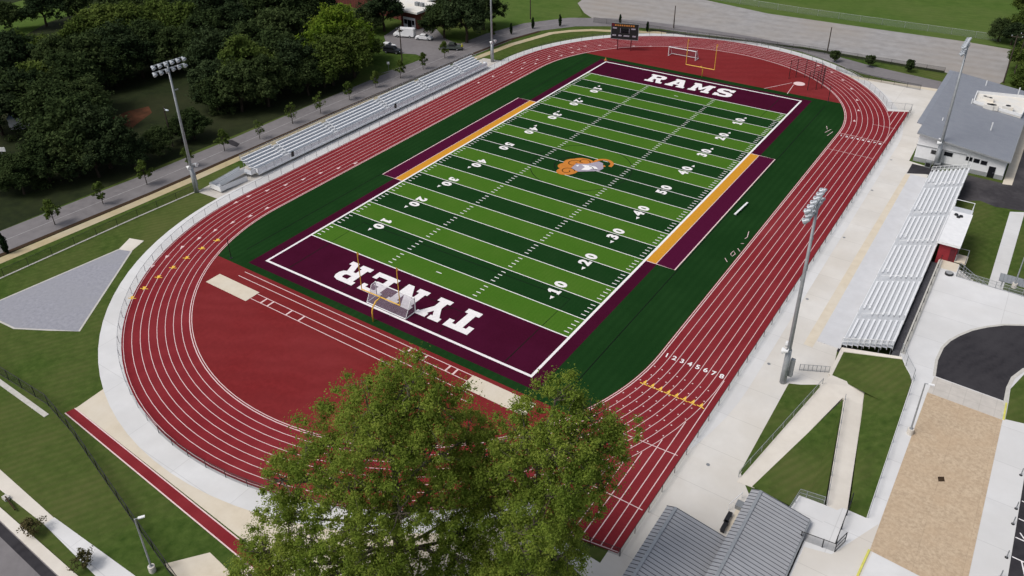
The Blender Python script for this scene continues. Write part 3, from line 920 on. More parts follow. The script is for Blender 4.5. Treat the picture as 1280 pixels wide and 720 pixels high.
RF = ROUT + .5
fence('track_fence', 'grey chain-link fence round the south west bend of the red track', arc(0, -S, RF, 180, 262, 40), 1.25, 3.0, 'galv', 'chain_link')
fence('track_fence', 'grey chain-link fence between the west straight and the long bleachers', [(-RF, -S), (-RF, 0), (-RF, S)], 1.25, 3.0, 'galv', 'chain_link')
fence('track_fence', 'dark chain-link fence along the south bend behind the big leafy trees', arc(0, -S, RF, 262, 322, 26) + [(37.6, -73.9), (46.2, -72.5)], 1.2, 3.0, 'black_metal', 'chain_black')
fence('track_fence', 'dark posted fence following the far north bend behind the scoreboard', arc(0, S, RF, 180, 62, 44), 1.3, 3.2, 'black_metal', 'chain_link')
fence('track_fence', 'pale chain-link fence closing the north east bend and the short sprint chute', arc(0, S, RF, 62, 26, 16) + [(41.3, 60.6), (46.2, 62.3), (46.3, 56)], 1.5, 2.6, 'galv', 'chain_link')
fence('track_fence', 'low black fence along the east straight beside the wide concrete apron', [(46.25, -72.4), (46.25, 0), (46.25, 60.8)], 1.05, 3.2, 'black_metal', 'chain_black', rail_r=.03)
fence('lawn_fence', 'black posted fence on a concrete strip across the western lawn', [(-56.2, -95), (-55.0, -80.7), (-54.6, -70), (-54.2, -58), (-53.5, -46.5)], 1.4, 3.6, 'black_metal', 'chain_black')
structure('fence_strip', B().strip([(-56.2, -95), (-55.0, -80.7), (-54.6, -70), (-54.2, -58), (-53.5, -46.5)], .35, .03), 'kerb')
fence('lawn_fence', 'black chain-link fence running down the lawn past the lower left lamp post', [(-60, -92.9), (-34, -92.3), (-22.0, -91.9), (-15.1, -92.9), (2.1, -96.5), (11.5, -98.4), (16, -99.3)], 1.7, 3.0, 'black_metal', 'chain_black', rails=(1.0, .03), rail_r=.04, post_r=.05)
fence('lot_fence', 'thin black fence between the gravel lot and the north road', [g2(742, 28), g2(800, 36), g2(860, 45), g2(1000, 63), g2(1080, 76), g2(1180, 92)], 1.5, 4.0, 'black_metal', 'chain_black')
fence('meadow_fence', 'wire fence along the far edge of the gravel lot and the mown field', [g2(880, -2), g2(1000, 17), g2(1100, 31), g2(1250, 52)], 1.8, 6.0, 'galv', 'chain_link')
fence('north_fence', 'black fence on the small lawn beside the north east concrete', [g2(1045, 88), g2(1085, 100), g2(1150, 113)], 1.3, 3.0, 'black_metal', 'chain_black')
fence('bank_fence', 'grey mesh guard fence on the plaza corner above the grass bank', [(62.5, -28.9, PZ), (63.5, -31.1, PZ), (64.75, -33.3, PZ)], 1.5, 2.0, 'galv', 'chain_link')
fence('bank_fence', 'thin railing along the white plaza walk above the grass bank', [(64.9, -33.5, PZ), (65.1, -45, PZ), (65.35, -57.2, PZ)], .9, 3.0, 'galv', 'chain_link', rail_r=.03)
fence('plaza_railing', 'black mesh railing behind the stand along the plaza edge', [(62.7, -3.6, PZ), (62.7, -28.7, PZ)], 1.0, 2.6, 'black_metal', 'chain_black')
fence('plaza_railing', 'grey barred railing on the north edge of the plaza beside the steps', [(65.3, -6.8, PZ), (73.9, -7.2, PZ), (90, -7.6, PZ)], 1.1, 1.6, 'grey_metal', 'chain_link', rails=(1.0, .1, .55))
fence('platform_fence', 'black mesh fence round the white ramp platform by the grey roof', [P(1000, 676, 2.8), P(1041, 691, 2.8), P(1058, 645, 2.8), P(1064, 628, 2.9)], 1.3, 1.9, 'black_metal', 'chain_black', rails=(1.0, .05), rail_r=.045, post_r=.05)
fence('platform_fence', 'pale green tube railing on the upper edge of the ramp platform', [P(985, 642, 2.8), P(999, 620, 2.8), P(1030, 630, 2.8)], 1.0, 1.5, 'galv', 'chain_link', rails=(1.0, .5))
gt = thing('gate', 'open black mesh gate standing ajar beside the ramp platform', 'gate', P(1042, 691, PZ))
a, b_ = Vector(P(1043, 690, PZ)), Vector(P(1056, 677, PZ))
part('gate_frame', B().tube([a, b_, b_ + Vector((0, 0, 1.3)), a + Vector((0, 0, 1.3)), a], .04, 5).tube([a + Vector((0, 0, .65)), b_ + Vector((0, 0, .65))], .03, 5), 'black_metal', gt)
part('wire_mesh', B().wall([tuple(a), tuple(b_)], 1.3), 'chain_black', gt)
fence('ramp_handrail', 'thin dark handrail beside the lower ramp above the grass triangle', [P(923, 596, .1), P(1028, 480, 1.2)], .9, 2.4, 'galv', 'chain_link', rail_r=.03)
fence('ramp_handrail', 'thin pale handrail down the long upper ramp to the platform', [P(1056, 500, 1.2), P(1033, 632, 2.8)], .9, 2.4, 'galv', 'chain_link', rail_r=.03)
fence('apron_barrier', 'grey bicycle-rack style barrier at the south end of the worn strip', [g2(999, 463), g2(1036, 466)], 1.0, .5, 'grey_metal', 'chain_link', rails=(1.0, .15))


# ------------------------------------------------------------------ stands
def home_stand():
    y0, y1, x0 = -28.3, 31.3, 55.5
    rows, tread, rise, h0 = 9, .66, .235, .95
    t = thing('home_bleachers', 'wide aluminium bleachers with seat planks beside the east concrete apron', 'bleachers', (x0, 0, 0))
    part('front_walkway', B().box(52.45, x0 - .05, y0 + .1, y1 - 1.2, .0, .075), 'deck_pale', t)
    part('front_fascia', B().box(x0 - .06, x0, y0, y1, .30, h0), 'aluminium', t)
    aisles = [G(1075, 395, 1.4).y, G(1091, 346, 1.4).y, G(1121, 304, 1.4).y, G(1138, 268, 1.4).y, G(1157, 233, 1.4).y]
    aisles = sorted(aisles)
    edges = [y0] + aisles + [y1]
    for r in range(rows):
        x, h = x0 + r * tread, h0 + r * rise
        part('footboard', B().box(x, x + tread - .02, y0, y1, h - .05, h).box(x + tread - .025, x + tread, y0, y1, h, h + rise - .06), 'deck', t)
        for i in range(len(edges) - 1):
            a = edges[i] + (.65 if i else .02)
            b = edges[i + 1] - (.65 if i < len(edges) - 2 else .02)
            if r < 2 and i < len(edges) - 1:
                a = a + 1.6    # wheelchair bays cut from the front rows
            sb = B().box(x + .36, x + .62, a, b, h + .36, h + .41)
            yy = a + .3
            while yy < b:
                sb.box(x + .44, x + .50, yy, yy + .05, h, h + .36)
                yy += 1.9
            part('seat_plank', sb, 'aluminium', t)
    top = h0 + rows * rise
    xb = x0 + rows * tread
    for y in aisles:
        part('aisle_handrail', B().tube([(x0 + .7, y, h0 + .1), (x0 + .7, y, h0 + 1.0), (xb - 1.2, y, top + .55), (xb - 1.2, y, top - .3)], .03, 6).tube([(x0 + 2.6, y, h0 + .9), (x0 + 2.6, y, h0 + 1.65)], .03, 5), 'white_metal', t)
        st = B()
        for r in range(rows):
            st.box(x0 + r * tread + .3, x0 + r * tread + .62, y - .6, y + .6, h0 + r * rise, h0 + r * rise + .13)
        part('aisle_steps', st, 'deck', t)
        part('bay_rail', B().tube([(x0 + .1, y + .7, h0), (x0 + .1, y + .7, h0 + 1), (x0 + .1, y + 2.2, h0 + 1), (x0 + 1.35, y + 2.2, h0 + 1.2), (x0 + 1.35, y + 2.2, h0)], .03, 5), 'white_metal', t)
    for y, nm in ((y0, 0), (y1, 1)):
        g = B()
        for k in range(rows + 1):
            x, h = x0 + k * tread, h0 + k * rise
            g.tube([(x, y, h - .5), (x, y, h + 1.0)], .028, 5)
        for q in (.45, 1.0):
            g.tube([(x0, y, h0 + q), (xb, y, top + q)], .028, 5)
        part('end_railing', g, 'white_metal', t)
        part('railing_mesh', B().quadbox([(x0, y, h0), (xb, y, top), (xb, y + .01, top), (x0, y + .01, h0), (x0, y, h0 + 1), (xb, y, top + 1), (xb, y + .01, top + 1), (x0, y + .01, h0 + 1)]), 'chain_link', t)
    g = B()
    for y in np.arange(y0, y1 + .1, 3.0):
        g.tube([(xb, y, top - .3), (xb, y, top + 1.0)], .028, 5)
    g.tube([(xb, y0, top + 1), (xb, y1, top + 1)], .028, 5).tube([(xb, y0, top + .5), (xb, y1, top + .5)], .028, 5)
    part('back_railing', g, 'white_metal', t)
    u = B()
    for y in np.arange(y0 + .4, y1, 3.6):
        for x in (x0 + .3, x0 + 2.4, x0 + 4.4, xb - .2):
            u.tube([(x, y, 0), (x, y, h0 + (x - x0) / tread * rise - .1)], .05, 5)
        u.bar((x0 + .3, y, h0 - .12), (xb - .1, y, top - .16), .08)
    part('understructure', u, 'galv', t)
    g = B()
    for y in np.arange(y0, y1 - 1, 2.4):
        g.tube([(x0 - .02, y, h0 - .1), (x0 - .02, y, h0 + .0)], .026, 5)
    part('fascia_bracket', g, 'white_metal', t)


home_stand()


def visitor_stand():
    t = thing('visitor_bleachers', 'long low aluminium bleachers behind the west straight with a white front', 'bleachers', (-47.65, -.6, 0), -.019)
    L = 35.6
    rows, tread, rise, h0 = 5, .74, .30, .80
    part('front_walkway', B().box(-1.2, 0, -L, L, h0 - .06, h0), 'deck', t, False)
    part('front_fascia', B().box(.005, .05, -L, L, h0 - .32, h0 - .02), 'aluminium', t, False)
    g = B()
    for y in np.arange(-L, L + .1, 1.9):
        g.tube([(.02, y, h0), (.02, y, h0 + .95)], .026, 5)
    g.tube([(.02, -L, h0 + .95), (.02, L, h0 + .95)], .03, 5)
    part('front_railing', g, 'grey_metal', t, False)
    part('railing_panels', B().box(.0, .02, -L, L, h0 + .06, h0 + .82), 'aluminium', t, False)
    aisles = [-27.6, -14.5, 1.0, 14.5, 27.5]
    edges = [-L] + aisles + [L]
    for r in range(rows):
        x, h = -1.2 - r * tread, h0 + .25 + r * rise
        part('footboard', B().box(x - tread + .02, x, -L, L, h - .05, h).box(x, x + .02, -L, L, h - rise, h), 'deck', t, False)
        for i in range(len(edges) - 1):
            a, b = edges[i] + (.6 if i else .05), edges[i + 1] - (.6 if i < len(edges) - 2 else .05)
            part('seat_plank', B().box(x - .62, x - .34, a, b, h + .38, h + .43).box(x - .50, x - .46, a + .1, b - .1, h, h + .38), 'aluminium', t, False)
    xb, top = -1.2 - rows * tread, h0 + .25 + (rows - 1) * rise
    g = B()
    for y in np.arange(-L, L + .1, 2.4):
        g.tube([(xb, y, top - .2), (xb, y, top + 1.0)], .026, 5)
    g.tube([(xb, -L, top + 1), (xb, L, top + 1)], .03, 5).tube([(xb, -L, top + .5), (xb, L, top + .5)], .026, 5)
    part('back_railing', g, 'galv', t, False)
    part('back_mesh', B().box(xb, xb + .01, -L, L, top, top + 1), 'chain_link', t, False)
    for y in (-L, L):
        part('end_railing', B().tube([(0, y, h0 + .95), (-1.2, y, h0 + .95), (xb, y, top + 1.0)], .03, 5).tube([(-1.2, y, h0), (-1.2, y, h0 + .95)], .03, 5).tube([(-2.8, y, h0 + .8), (-2.8, y, h0 + 1.7)], .03, 5), 'galv', t, False)
        part('end_panel', B().prism([(-.02, y - .012), (-.02, y + .012), (-1.2, y + .012), (-1.2, y - .012)], h0 + .02, h0 + .9), 'aluminium', t, False)
    for y in aisles:
        part('aisle_handrail', B().tube([(-1.5, y, h0 + .2), (-1.5, y, h0 + 1.2), (xb + 1, y, top + .9), (xb + 1, y, top)], .035, 5), 'white_metal', t, False)
        part('aisle_steps', B().box(-1.2 - .3, -1.2, y - .5, y + .5, h0, h0 + .12), 'deck', t, False)
    u = B()
    for y in np.arange(-L + .3, L, 2.9):
        for x in (-.3, -2.2, -4.5):
            u.tube([(x, y, 0), (x, y, h0 + (0 if x > -1 else (-x - 1.2) / tread * rise))], .05, 5)
        u.bar((-.2, y, .1), (xb, y, .1), .08)
    part('understructure', u, 'galv', t, False)
    for y in (-27.2, .9 + 1.2):
        part('bay_sign', B().box(.06, .10, y - .32, y + .32, h0 + .15, h0 + 1.25), 'black_metal', t, False)
    # access ramp at the south end
    rp = thing('access_ramp', 'white switchback access ramp at the near end of the western bleachers', 'ramp', (-50.4, -40.3, 0))
    rd = B()
    x1, x2 = (-50.15, -49.0), (-52.0, -50.8)
    rd.quadbox([(x1[0], -43, .38), (x1[1], -43, .38), (x1[1], -38.3, .02), (x1[0], -38.3, .02), (x1[0], -43, .45), (x1[1], -43, .45), (x1[1], -38.3, .08), (x1[0], -38.3, .08)])
    rd.box(x2[0], x1[1], -44.3, -43, .38, .45)
    rd.quadbox([(x2[0], -43, .38), (x2[1], -43, .38), (x2[1], -37.4, .73), (x2[0], -37.4, .73), (x2[0], -43, .45), (x2[1], -43, .45), (x2[1], -37.4, .80), (x2[0], -37.4, .80)])
    rd.box(x2[0], -49.0, -37.38, -36.2, .73, .80)
    part('ramp_deck', rd, 'deck', rp)

    def panel(p, q, h=.95):
        p, q = Vector(p), Vector(q)
        n = (q - p).cross(Vector((0, 0, 1))).normalized() * .02
        z = Vector((0, 0, h))
        part('side_panel', B().quadbox([p - n, q - n, q + n, p + n, p - n + z, q - n + z, q + n + z, p + n + z]), 'white_metal', rp)
        part('handrail', B().tube([p + Vector((0, 0, 1.05)), q + Vector((0, 0, 1.05))], .03, 5), 'galv', rp)
    panel((x1[1], -44.3, .3), (x1[1], -43, .3))
    panel((x1[1], -42.95, .3), (x1[1], -38.3, 0.0))
    panel((x2[0], -44.3, .3), (x1[1], -44.3, .3))
    panel((x2[0], -44.3, .3), (x2[0], -43, .3))
    panel((x2[0], -43, .3), (x2[0], -37.4, .75))
    panel((x2[1] + .05, -43, .3), (x2[1] + .05, -37.4, .75))
    panel((-49.0, -37.3, .7), (-49.0, -36.2, .7))
    for x in (x2[0] + .1, x2[1], x1[1]):
        for y in (-44.2, -43, -40, -37.4):
            part('leg', B().tube([(x, y, 0), (x, y, .45)], .04, 5), 'galv', rp)


visitor_stand()


# ------------------------------------------------------------------ floodlight poles
def flood(label, base, top_uv, h, face, arm_dir):
    t = thing('floodlight_pole', label, 'light pole', (*base, 0), 0, 'tall floodlight poles around the field')
    x, y = base
    part('pole', B().tube([(x, y, 0), (x, y, h * .5), (x, y, h)], [.30, .23, .15], 12), 'galv', t, smooth=True)
    part('base_sleeve', B().tube([(x, y, 0), (x, y, 5.2)], [.42, .36], 12), 'galv', t, smooth=True)
    cb = B().cbox((x - face[0] * .55 + .05, y + .5, 2.3), (.5, .5, 2.6))
    part('control_cabinet', cb, 'grey_metal', t)
    for s in (-1, 1):
        q = Vector((x, y, 5.4)) + Vector((arm_dir[0], arm_dir[1], 0)) * s * .75
        part('horn_speaker', B().tube([(x, y, 5.4), q, q + Vector((face[0], face[1], -.2)) * .6], [.06, .14, .42], 10), 'white_metal', t)
    part('step_bracket', B().bar((x, y, h * .79), (x + arm_dir[0] * .9, y + arm_dir[1] * .9, h * .79), .12, .2), 'grey_metal', t)
    ad = Vector((arm_dir[0], arm_dir[1], 0))
    fd = Vector((face[0], face[1], 0))
    for lvl, (zz, nl, half) in enumerate(((h - .1, 6, 2.9), (h - 1.25, 6, 2.9))):
        c = Vector((x, y, zz))
        part('crossarm', B().bar(c - ad * half, c + ad * half, .16, .16), 'galv', t)
        for i in range(nl):
            p = c + ad * half * (-1 + 2 * i / (nl - 1)) * .97
            dn = (fd + Vector((0, 0, -.65))).normalized()
            f = part('floodlight', B().tube([p - dn * .05, p + dn * .25, p + dn * .62], [.16, .24, .40], 10), 'flood_housing', t)
            part('lens', B().tube([p + dn * .60, p + dn * .64], [.36, .36], 10), 'lens', f)
            part('visor', B().bar(p + dn * .55 + Vector((0, 0, .33)), p + dn * .95 + Vector((0, 0, .22)), .5, .04), 'galv', f)


flood('tall floodlight pole on the west lawn at the near end of the long bleachers', (-53.2, -46.4), None, 24.6, (1, .15), (.05, 1))
flood('tallest-looking floodlight pole on the near east apron beside the lower ramp', (51.3, -38.7), None, 26.0, (-1, .1), (0, 1))
flood('floodlight pole standing in front of the grey-roofed field house', (55.6, 35.4), None, 24.2, (-1, -.1), (0, 1))
flood('floodlight pole at the far end of the western bleachers, head above the frame', (-48.9, 39.9), None, 25.5, (1, -.1), (0, 1))


# ------------------------------------------------------------------ goals, scoreboard, field equipment
def goal_post(label, y, d):
    t = thing('goal_post', label, 'goal post', (0, y, 0), 0, 'yellow football goal posts')
    part('gooseneck', B().tube([(0, y, 0), (0, y, 1.7), (0, y + d * .25, 2.4), (0, y + d * .9, 2.9), (0, y + d * 1.9, 3.05)], .11, 8), 'yellow_metal', t, smooth=True)
    yy = y + d * 1.9
    part('crossbar', B().tube([(-3.56, yy, 3.05), (3.56, yy, 3.05)], .085, 8), 'yellow_metal', t)
    for s in (-1, 1):
        u = part('upright', B().tube([(s * 3.56, yy, 3.05), (s * 3.56, yy, 9.2)], .07, 8), 'yellow_metal', t)
        part('ribbon', B().box(s * 3.56 - .02, s * 3.56 + .3, yy, yy + .02, 8.8, 9.1), 'sign_orange', u)


goal_post('yellow goal post at the near end zone that reads TYNER', -57.55, 1)
goal_post('yellow goal post at the far end zone that reads RAMS', 57.8, -1)


def soccer_goal(label, xc, ym, d):
    t = thing('soccer_goal', label, 'soccer goal', (xc, ym, 0), 0, 'white portable soccer goals')
    x0, x1, yb, h = xc - 3.66, xc + 3.66, ym + d * 2.1, 2.44
    for x in (x0, x1):
        part('post', B().tube([(x, ym, .08), (x, ym, h)], .085, 8), 'white_metal', t)
        part('side_frame', B().tube([(x, ym, .1), (x, yb, .1)], .07, 6).tube([(x, ym, h), (x, ym + d * .8, h), (x, yb, .1)], .05, 6), 'white_metal', t)
    part('crossbar', B().tube([(x0 - .06, ym, h), (x1 + .06, ym, h)], .085, 8), 'white_metal', t)
    part('back_bar', B().tube([(x0, yb, .1), (x1, yb, .1)], .07, 6), 'white_metal', t)
    nb = B()
    n = len(nb.v)
    nb.v += [(x0, ym, h), (x1, ym, h), (x1, ym + d * .8, h), (x0, ym + d * .8, h), (x1, yb, .1), (x0, yb, .1), (x0, ym, .1), (x1, ym, .1)]
    nb.f += [(0, 1, 2, 3), (3, 2, 4, 5), (0, 3, 5, 6), (1, 7, 4, 2)]
    part('net', nb, 'netting_white', t)


soccer_goal('white soccer goal with grey net standing on the TYNER end zone letters', -.2, -52.6, -1)
soccer_goal('white soccer goal standing on the red surface of the far bend', -9.6, 67.6, 1)

sb = thing('scoreboard', 'black scoreboard with orange top band on two posts inside the north bend', 'scoreboard', (-24.95, 65.6, 0), .30)
for x in (-1.75, 1.75):
    part('leg', B().box(x - .12, x + .12, -.1, .1, 0, 7.0), 'maroon_sign', sb, False)
part('cabinet', B().box(-3.5, 3.5, -.42, -.12, 3.1, 7.2), 'black_metal', sb, False)
part('frame', B().box(-3.6, 3.6, -.46, -.40, 3.0, 3.1).box(-3.6, 3.6, -.46, -.40, 7.2, 7.32).box(-3.6, -3.5, -.46, -.40, 3.1, 7.2).box(3.5, 3.6, -.46, -.40, 3.1, 7.2), 'galv', sb, False)
part('header_panel', B().box(-3.5, -2.7, -.45, -.425, 6.35, 7.2), 'maroon_sign', sb, False)
for i in range(9):
    part('header_block', B().box(-2.6 + i * .58, -2.2 + i * .58, -.475, -.452, 6.5, 6.92), 'sign_orange', sb, False)
for x, w_, z0 in ((-2.6, 1.1, 5.75), (2.2, 1.1, 5.75), (-2.7, 1.0, 3.85), (-1.2, .9, 3.85), (.5, 1.5, 3.85), (2.5, .9, 3.85)):
    part('label_strip', B().box(x - w_ / 2, x + w_ / 2, -.46, -.425, z0, z0 + .35), 'emblem_grey', sb, False)
part('display_window', B().box(-1.1, 1.1, -.455, -.424, 4.75, 5.95), 'glass', sb, False)
part('window_trim', B().box(-1.2, -1.1, -.46, -.425, 4.7, 6.0).box(1.1, 1.2, -.46, -.425, 4.7, 6.0), 'emblem_grey', sb, False)

# throwing circle, its cage and sector lines
cg = G(999, 105)
structure('throwing_circle', B().disc((cg.x, cg.y), 1.3, .075, 32), 'line')
structure('throwing_lines', B().strip([(cg.x - 1.6, cg.y - .2), g2(955, 111)], .13, .066).strip([(cg.x - .9, cg.y - 1.4), g2(984, 117.5)], .13, .066), 'line')
t = thing('throwing_cage', 'black netted throwing cage around the white circle at the far bend', 'throwing cage', (cg.x, cg.y, 0))
cps = []
for i in range(9):
    a = math.radians(-62 + i * 28)
    cps.append(Vector((cg.x + .9 + 4.2 * math.cos(a), cg.y + .6 + 4.4 * math.sin(a), 0)))
for p in cps:
    part('post', B().tube([p, p + Vector((0, 0, 4.6))], .065, 6), 'black_metal', t)
part('top_cable', B().tube([p + Vector((0, 0, 4.5)) for p in cps], .03, 5), 'black_metal', t)
part('net', B().wall([tuple(p) for p in cps], 4.5), 'netting_black', t)
for (u, v), nm in (((289, 323), 'thin black net post at the near left corner of the side turf'), ((1035, 127), 'thin black net post at the far right corner of the side turf')):
    p = G(u, v)
    o = thing('net_post', nm, 'post', (p.x, p.y, 0))
    part('pole', B().tube([(p.x, p.y, 0), (p.x, p.y, 3.6)], .06, 6), 'black_metal', o)
    part('base_plate', B().cbox((p.x, p.y, .08), (.4, .4, .06)), 'black_metal', o)
a, b_ = G(918, 271), G(934, 256)
t = thing('team_bench', 'white team bench on the dark turf beside the east coaching box', 'bench', (a.x, a.y, 0))
mdx = (a + b_) / 2
part('seat', B().bar((a.x, a.y, .48), (b_.x, b_.y, .48), .32, .05), 'white_metal', t)
for f in (.1, .5, .9):
    q = a.lerp(b_, f)
    part('leg', B().cbox((q.x, q.y, .26), (.3, .06, .40)), 'galv', t)
c1 = G(757, 75.5)
t = thing('pylon_cone', 'small orange pylon lying by the far left corner of the field', 'pylon', (c1.x, c1.y, .06))
part('body', B().tube([(c1.x, c1.y, .08), (c1.x, c1.y, .7)], [.28, .08], 8), 'sign_orange', t)
part('foot', B().cbox((c1.x, c1.y, .08), (.7, .7, .05)), 'sign_orange', t)


# ------------------------------------------------------------------ buildings
def rib_roof(p00, p10, p11, p01, n, rib_h=.07):
    """slab p00-p10 is the low/side edge direction; ribs run from the p00-p10 edge to the p01-p11 edge"""
    p00, p10, p11, p01 = map(Vector, (p00, p10, p11, p01))
    z = Vector((0, 0, -.14))
    sl = B().quadbox([p00 + z, p10 + z, p11 + z, p01 + z, p00, p10, p11, p01])
    rb = B()
    for i in range(n + 1):
        f = i / n
        a, b = p00.lerp(p10, f), p01.lerp(p11, f)
        up = Vector((0, 0, rib_h / 2))
        rb.bar(a + up, b + up, .04, rib_h)
    return sl, rb


fh = thing('field_house', 'white field house with large grey seamed roof behind the east stand', 'building', (58.5, 36.6, 0))
X0, X1, Y0, Y1 = 51.6, 66.6, 36.6, 74.0
part('wall', B().prism([(X0, Y0, 5.55), (X1, Y0, 3.75), (X1, Y1, 3.75), (X0, Y1, 5.55)], .0, 0), 'wall_white', fh)
part('plinth', B().box(X0 - .06, X1 + .06, Y0 - .06, Y1 + .06, .03, .85), 'plinth', fh)
part('wall_cap', B().box(X0 - .1, X1 - 6.5, Y0 - .12, Y0 - .003, 3.32, 3.44), 'plinth', fh)
xw, yw = 50.5, 35.7
sl, rb = rib_roof((51.2, yw, 6.05), (51.2, 75, 6.05), (67.0, 75, 4.05), (67.0, yw, 4.05), 90, .04)
rf = part('roof', sl, 'roof', fh)
part('roof_seams', rb, 'roof', rf)
part('roof_wing', B().quadbox([(50.2, 40.5, 6.0), (51.25, 40.5, 5.86), (51.25, 75, 5.86), (50.2, 75, 6.0), (50.2, 40.5, 6.16), (51.25, 40.5, 6.03), (51.25, 75, 6.03), (50.2, 75, 6.16)]), 'roof', rf)
part('gutter', B().bar((67.06, yw, 3.95), (67.06, 75, 3.95), .2, .16), 'galv', rf)
part('eave_trim', B().bar((51.2, yw - .03, 5.93), (67.0, yw - .03, 3.93), .05, .24), 'plinth', rf)
well = [P(1221, 117, 5.25), P(1216.5, 129, 5.35), P(1276, 146.5, 4.45), P(1290, 124, 4.4)]
ww = part('roof_well', B().prism([(p[0], p[1], p[2] + .08) for p in well], 3.9, 0), 'membrane', rf, label='white recessed equipment well in the grey roof')
cnt = [sum(p[i] for p in well) / 4 for i in range(3)]
pr = B()
for i in range(4):
    a, b_ = Vector(well[i]), Vector(well[(i + 1) % 4])
    pr.bar(a + Vector((0, 0, .35)), b_ + Vector((0, 0, .35)), .15, .6)
part('well_parapet', pr, 'white_metal', rf)
for (u, v, s) in ((1231, 122, .9), (1238, 124, .9), (1236, 132, 1.2), (1243, 133, 1.0), (1260, 134, 1.3)):
    q = G(u, v, 5.5)
    un = part('rooftop_unit', B().cbox((q.x, q.y, 5.3), (1.5 * s, 1.1 * s, 1.0)), 'membrane', rf)
    part('fan', B().tube([(q.x, q.y, 5.80), (q.x, q.y, 5.86)], .36 * s, 12), 'black_metal', un)
for (u, v) in ((1232, 108), (1273, 117), (1214, 131), (1239, 161), (1177, 155)):
    q = G(u, v, 5.0)
    part('vent_pipe', B().tube([(q.x, q.y, 4.2), (q.x, q.y, 6.3)], .12, 8), 'white_metal', rf)
for ua, ub, v0, v1 in ((1163.5, 1170.5, 187, 193), (1178, 1191.5, 190, 195), (1207, 1216, 196, 201), (1216.5, 1225, 198.5, 203.5), (1225.5, 1234.5, 201, 206)):
    # openings found on the south wall plane
    xa = up_at(ua, v0, (ua, 0)).x if False else None
    d0, d1 = ray(ua, (v0 + v1) / 2), ray(ub, (v0 + v1) / 2)
    k0, k1 = (Y0 - CAM.y) / d0.y, (Y0 - CAM.y) / d1.y
    pa, pb = CAM + d0 * k0, CAM + d1 * k1
    zc = (pa.z + pb.z) / 2
    wf = part('window', B().box(pa.x, pb.x, Y0 - .05, Y0 - .003, zc - .42, zc + .42), 'plinth', fh)
    part('pane', B().box(pa.x + .07, pb.x - .07, Y0 - .07, Y0 - .045, zc - .36, zc + .36), 'glass', wf)
dr = ray(1239, 215)
kx = (CAM + dr * ((Y0 - CAM.y) / dr.y)).x
dd = part('door', B().box(kx - .55, kx + .55, Y0 - .12, Y0 - .066, .04, 2.2), 'glass', fh)
part('handle', B().box(kx + .3, kx + .36, Y0 - .16, Y0 - .12, 1.0, 1.15), 'galv', dd)
part('downpipe', B().tube([(60.6, Y0 - .08, .9), (60.6, Y0 - .08, 3.9)], .06, 6), 'white_metal', fh)
t = thing('utility_cabinets', 'pair of dark grey machines on the black pad by the white wall', 'cabinet', (55.2, 35.2, 0))
for k, x in enumerate((54.4, 55.9)):
    c = part('cabinet', B().box(x - .5, x + .5, 34.7, 35.7, .04, 1.2), 'grey_metal', t)
    part('grille', B().box(x - .4, x + .4, 34.66, 34.7, .25, 1.0), 'black_metal', c)

# press box at the back of the stand
pb = thing('press_box', 'red press box with flat white roof behind the east stand', 'press box', (63.1, 1.5, 0))
part('wall', B().box(61.95, 64.3, -3.0, 7.0, .0, 5.75), 'red_wall', pb)
part('roof', B().box(61.6, 64.6, -3.5, 7.5, 5.76, 6.0), 'wall_white', pb)
part('roof_edge', B().box(61.55, 61.6, -3.5, 7.5, 5.7, 6.1).box(64.6, 64.65, -3.5, 7.5, 5.7, 6.1).box(61.55, 64.65, -3.56, -3.5, 5.7, 6.1), 'white_metal', pb)
part('front_window', B().box(61.90, 61.94, -2.4, 6.4, 4.1, 5.3), 'glass', pb)
part('balcony_rail', B().tube([(61.8, 7.5, 6.0), (61.8, 7.5, 7.0), (61.8, 9.6, 7.0), (64.4, 9.6, 7.0), (64.4, 7.5, 7.0), (64.4, 7.5, 6.0)], .05, 6).tube([(61.8, 9.6, 5.8), (61.8, 9.6, 7.0)], .05, 6).tube([(64.4, 9.6, 5.8), (64.4, 9.6, 7.0)], .05, 6), 'white_metal', pb)
part('balcony_deck', B().box(61.7, 64.5, 7.5, 9.7, 5.55, 5.70), 'deck', pb)
part('balcony_leg', B().box(61.8, 61.95, 9.5, 9.65, 0, 5.55), 'galv', pb)
part('balcony_leg', B().box(64.25, 64.4, 9.5, 9.65, 0, 5.55), 'galv', pb)
for x, y in ((62.5, 6.2), (63.2, 6.0), (62.9, 5.6)):
    part('roof_vent', B().tube([(x, y, 6.0), (x, y, 6.22)], [.30, .25], 10), 'black_metal', pb)
part('door', B().box(63.5, 64.2, -3.06, -3.005, PZ, PZ + 2.05), 'maroon_sign', pb)
part('entry_landing', B().box(62.5, 65.1, -5.6, -3.1, PZ - .15, PZ + .02), 'concrete_cream', pb)
# steps from the plaza down to the low lawn
st = thing('outdoor_steps', 'concrete steps with railing descending from the plaza beside the press box', 'steps', (65.2, -5.0, 0))
sd = B()
for i in range(14):
    sd.box(65.22 + i * .36, 65.58 + i * .36, -6.3, -4.3, 0, PZ - .2 - i * .20)
part('step_flight', sd, 'concrete', st)
for y in (-6.35, -4.25):
    part('handrail', B().tube([(65.25, y, PZ - .2), (65.25, y, PZ + .9), (70.2, y, 1.0), (70.2, y, 0)], .05, 6).tube([(65.25, y, PZ + .4), (70.2, y, .5)], .035, 5), 'grey_metal', st)
    bal = B()
    for i in range(12):
        x = 65.4 + i * .4
        zt = PZ + .9 - (x - 65.25) * .58
        bal.tube([(x, y, zt - .95), (x, y, zt)], .025, 4)
    part('balusters', bal, 'grey_metal', st)
sup = thing('stair_tower', 'small tan stair tower with dark post frame against the red press box', 'stairs', (64.9, -2.0, 0))
part('deck', B().box(64.35, 65.9, -3.0, -.6, PZ + .1, PZ + .25), 'concrete_cream', sup)
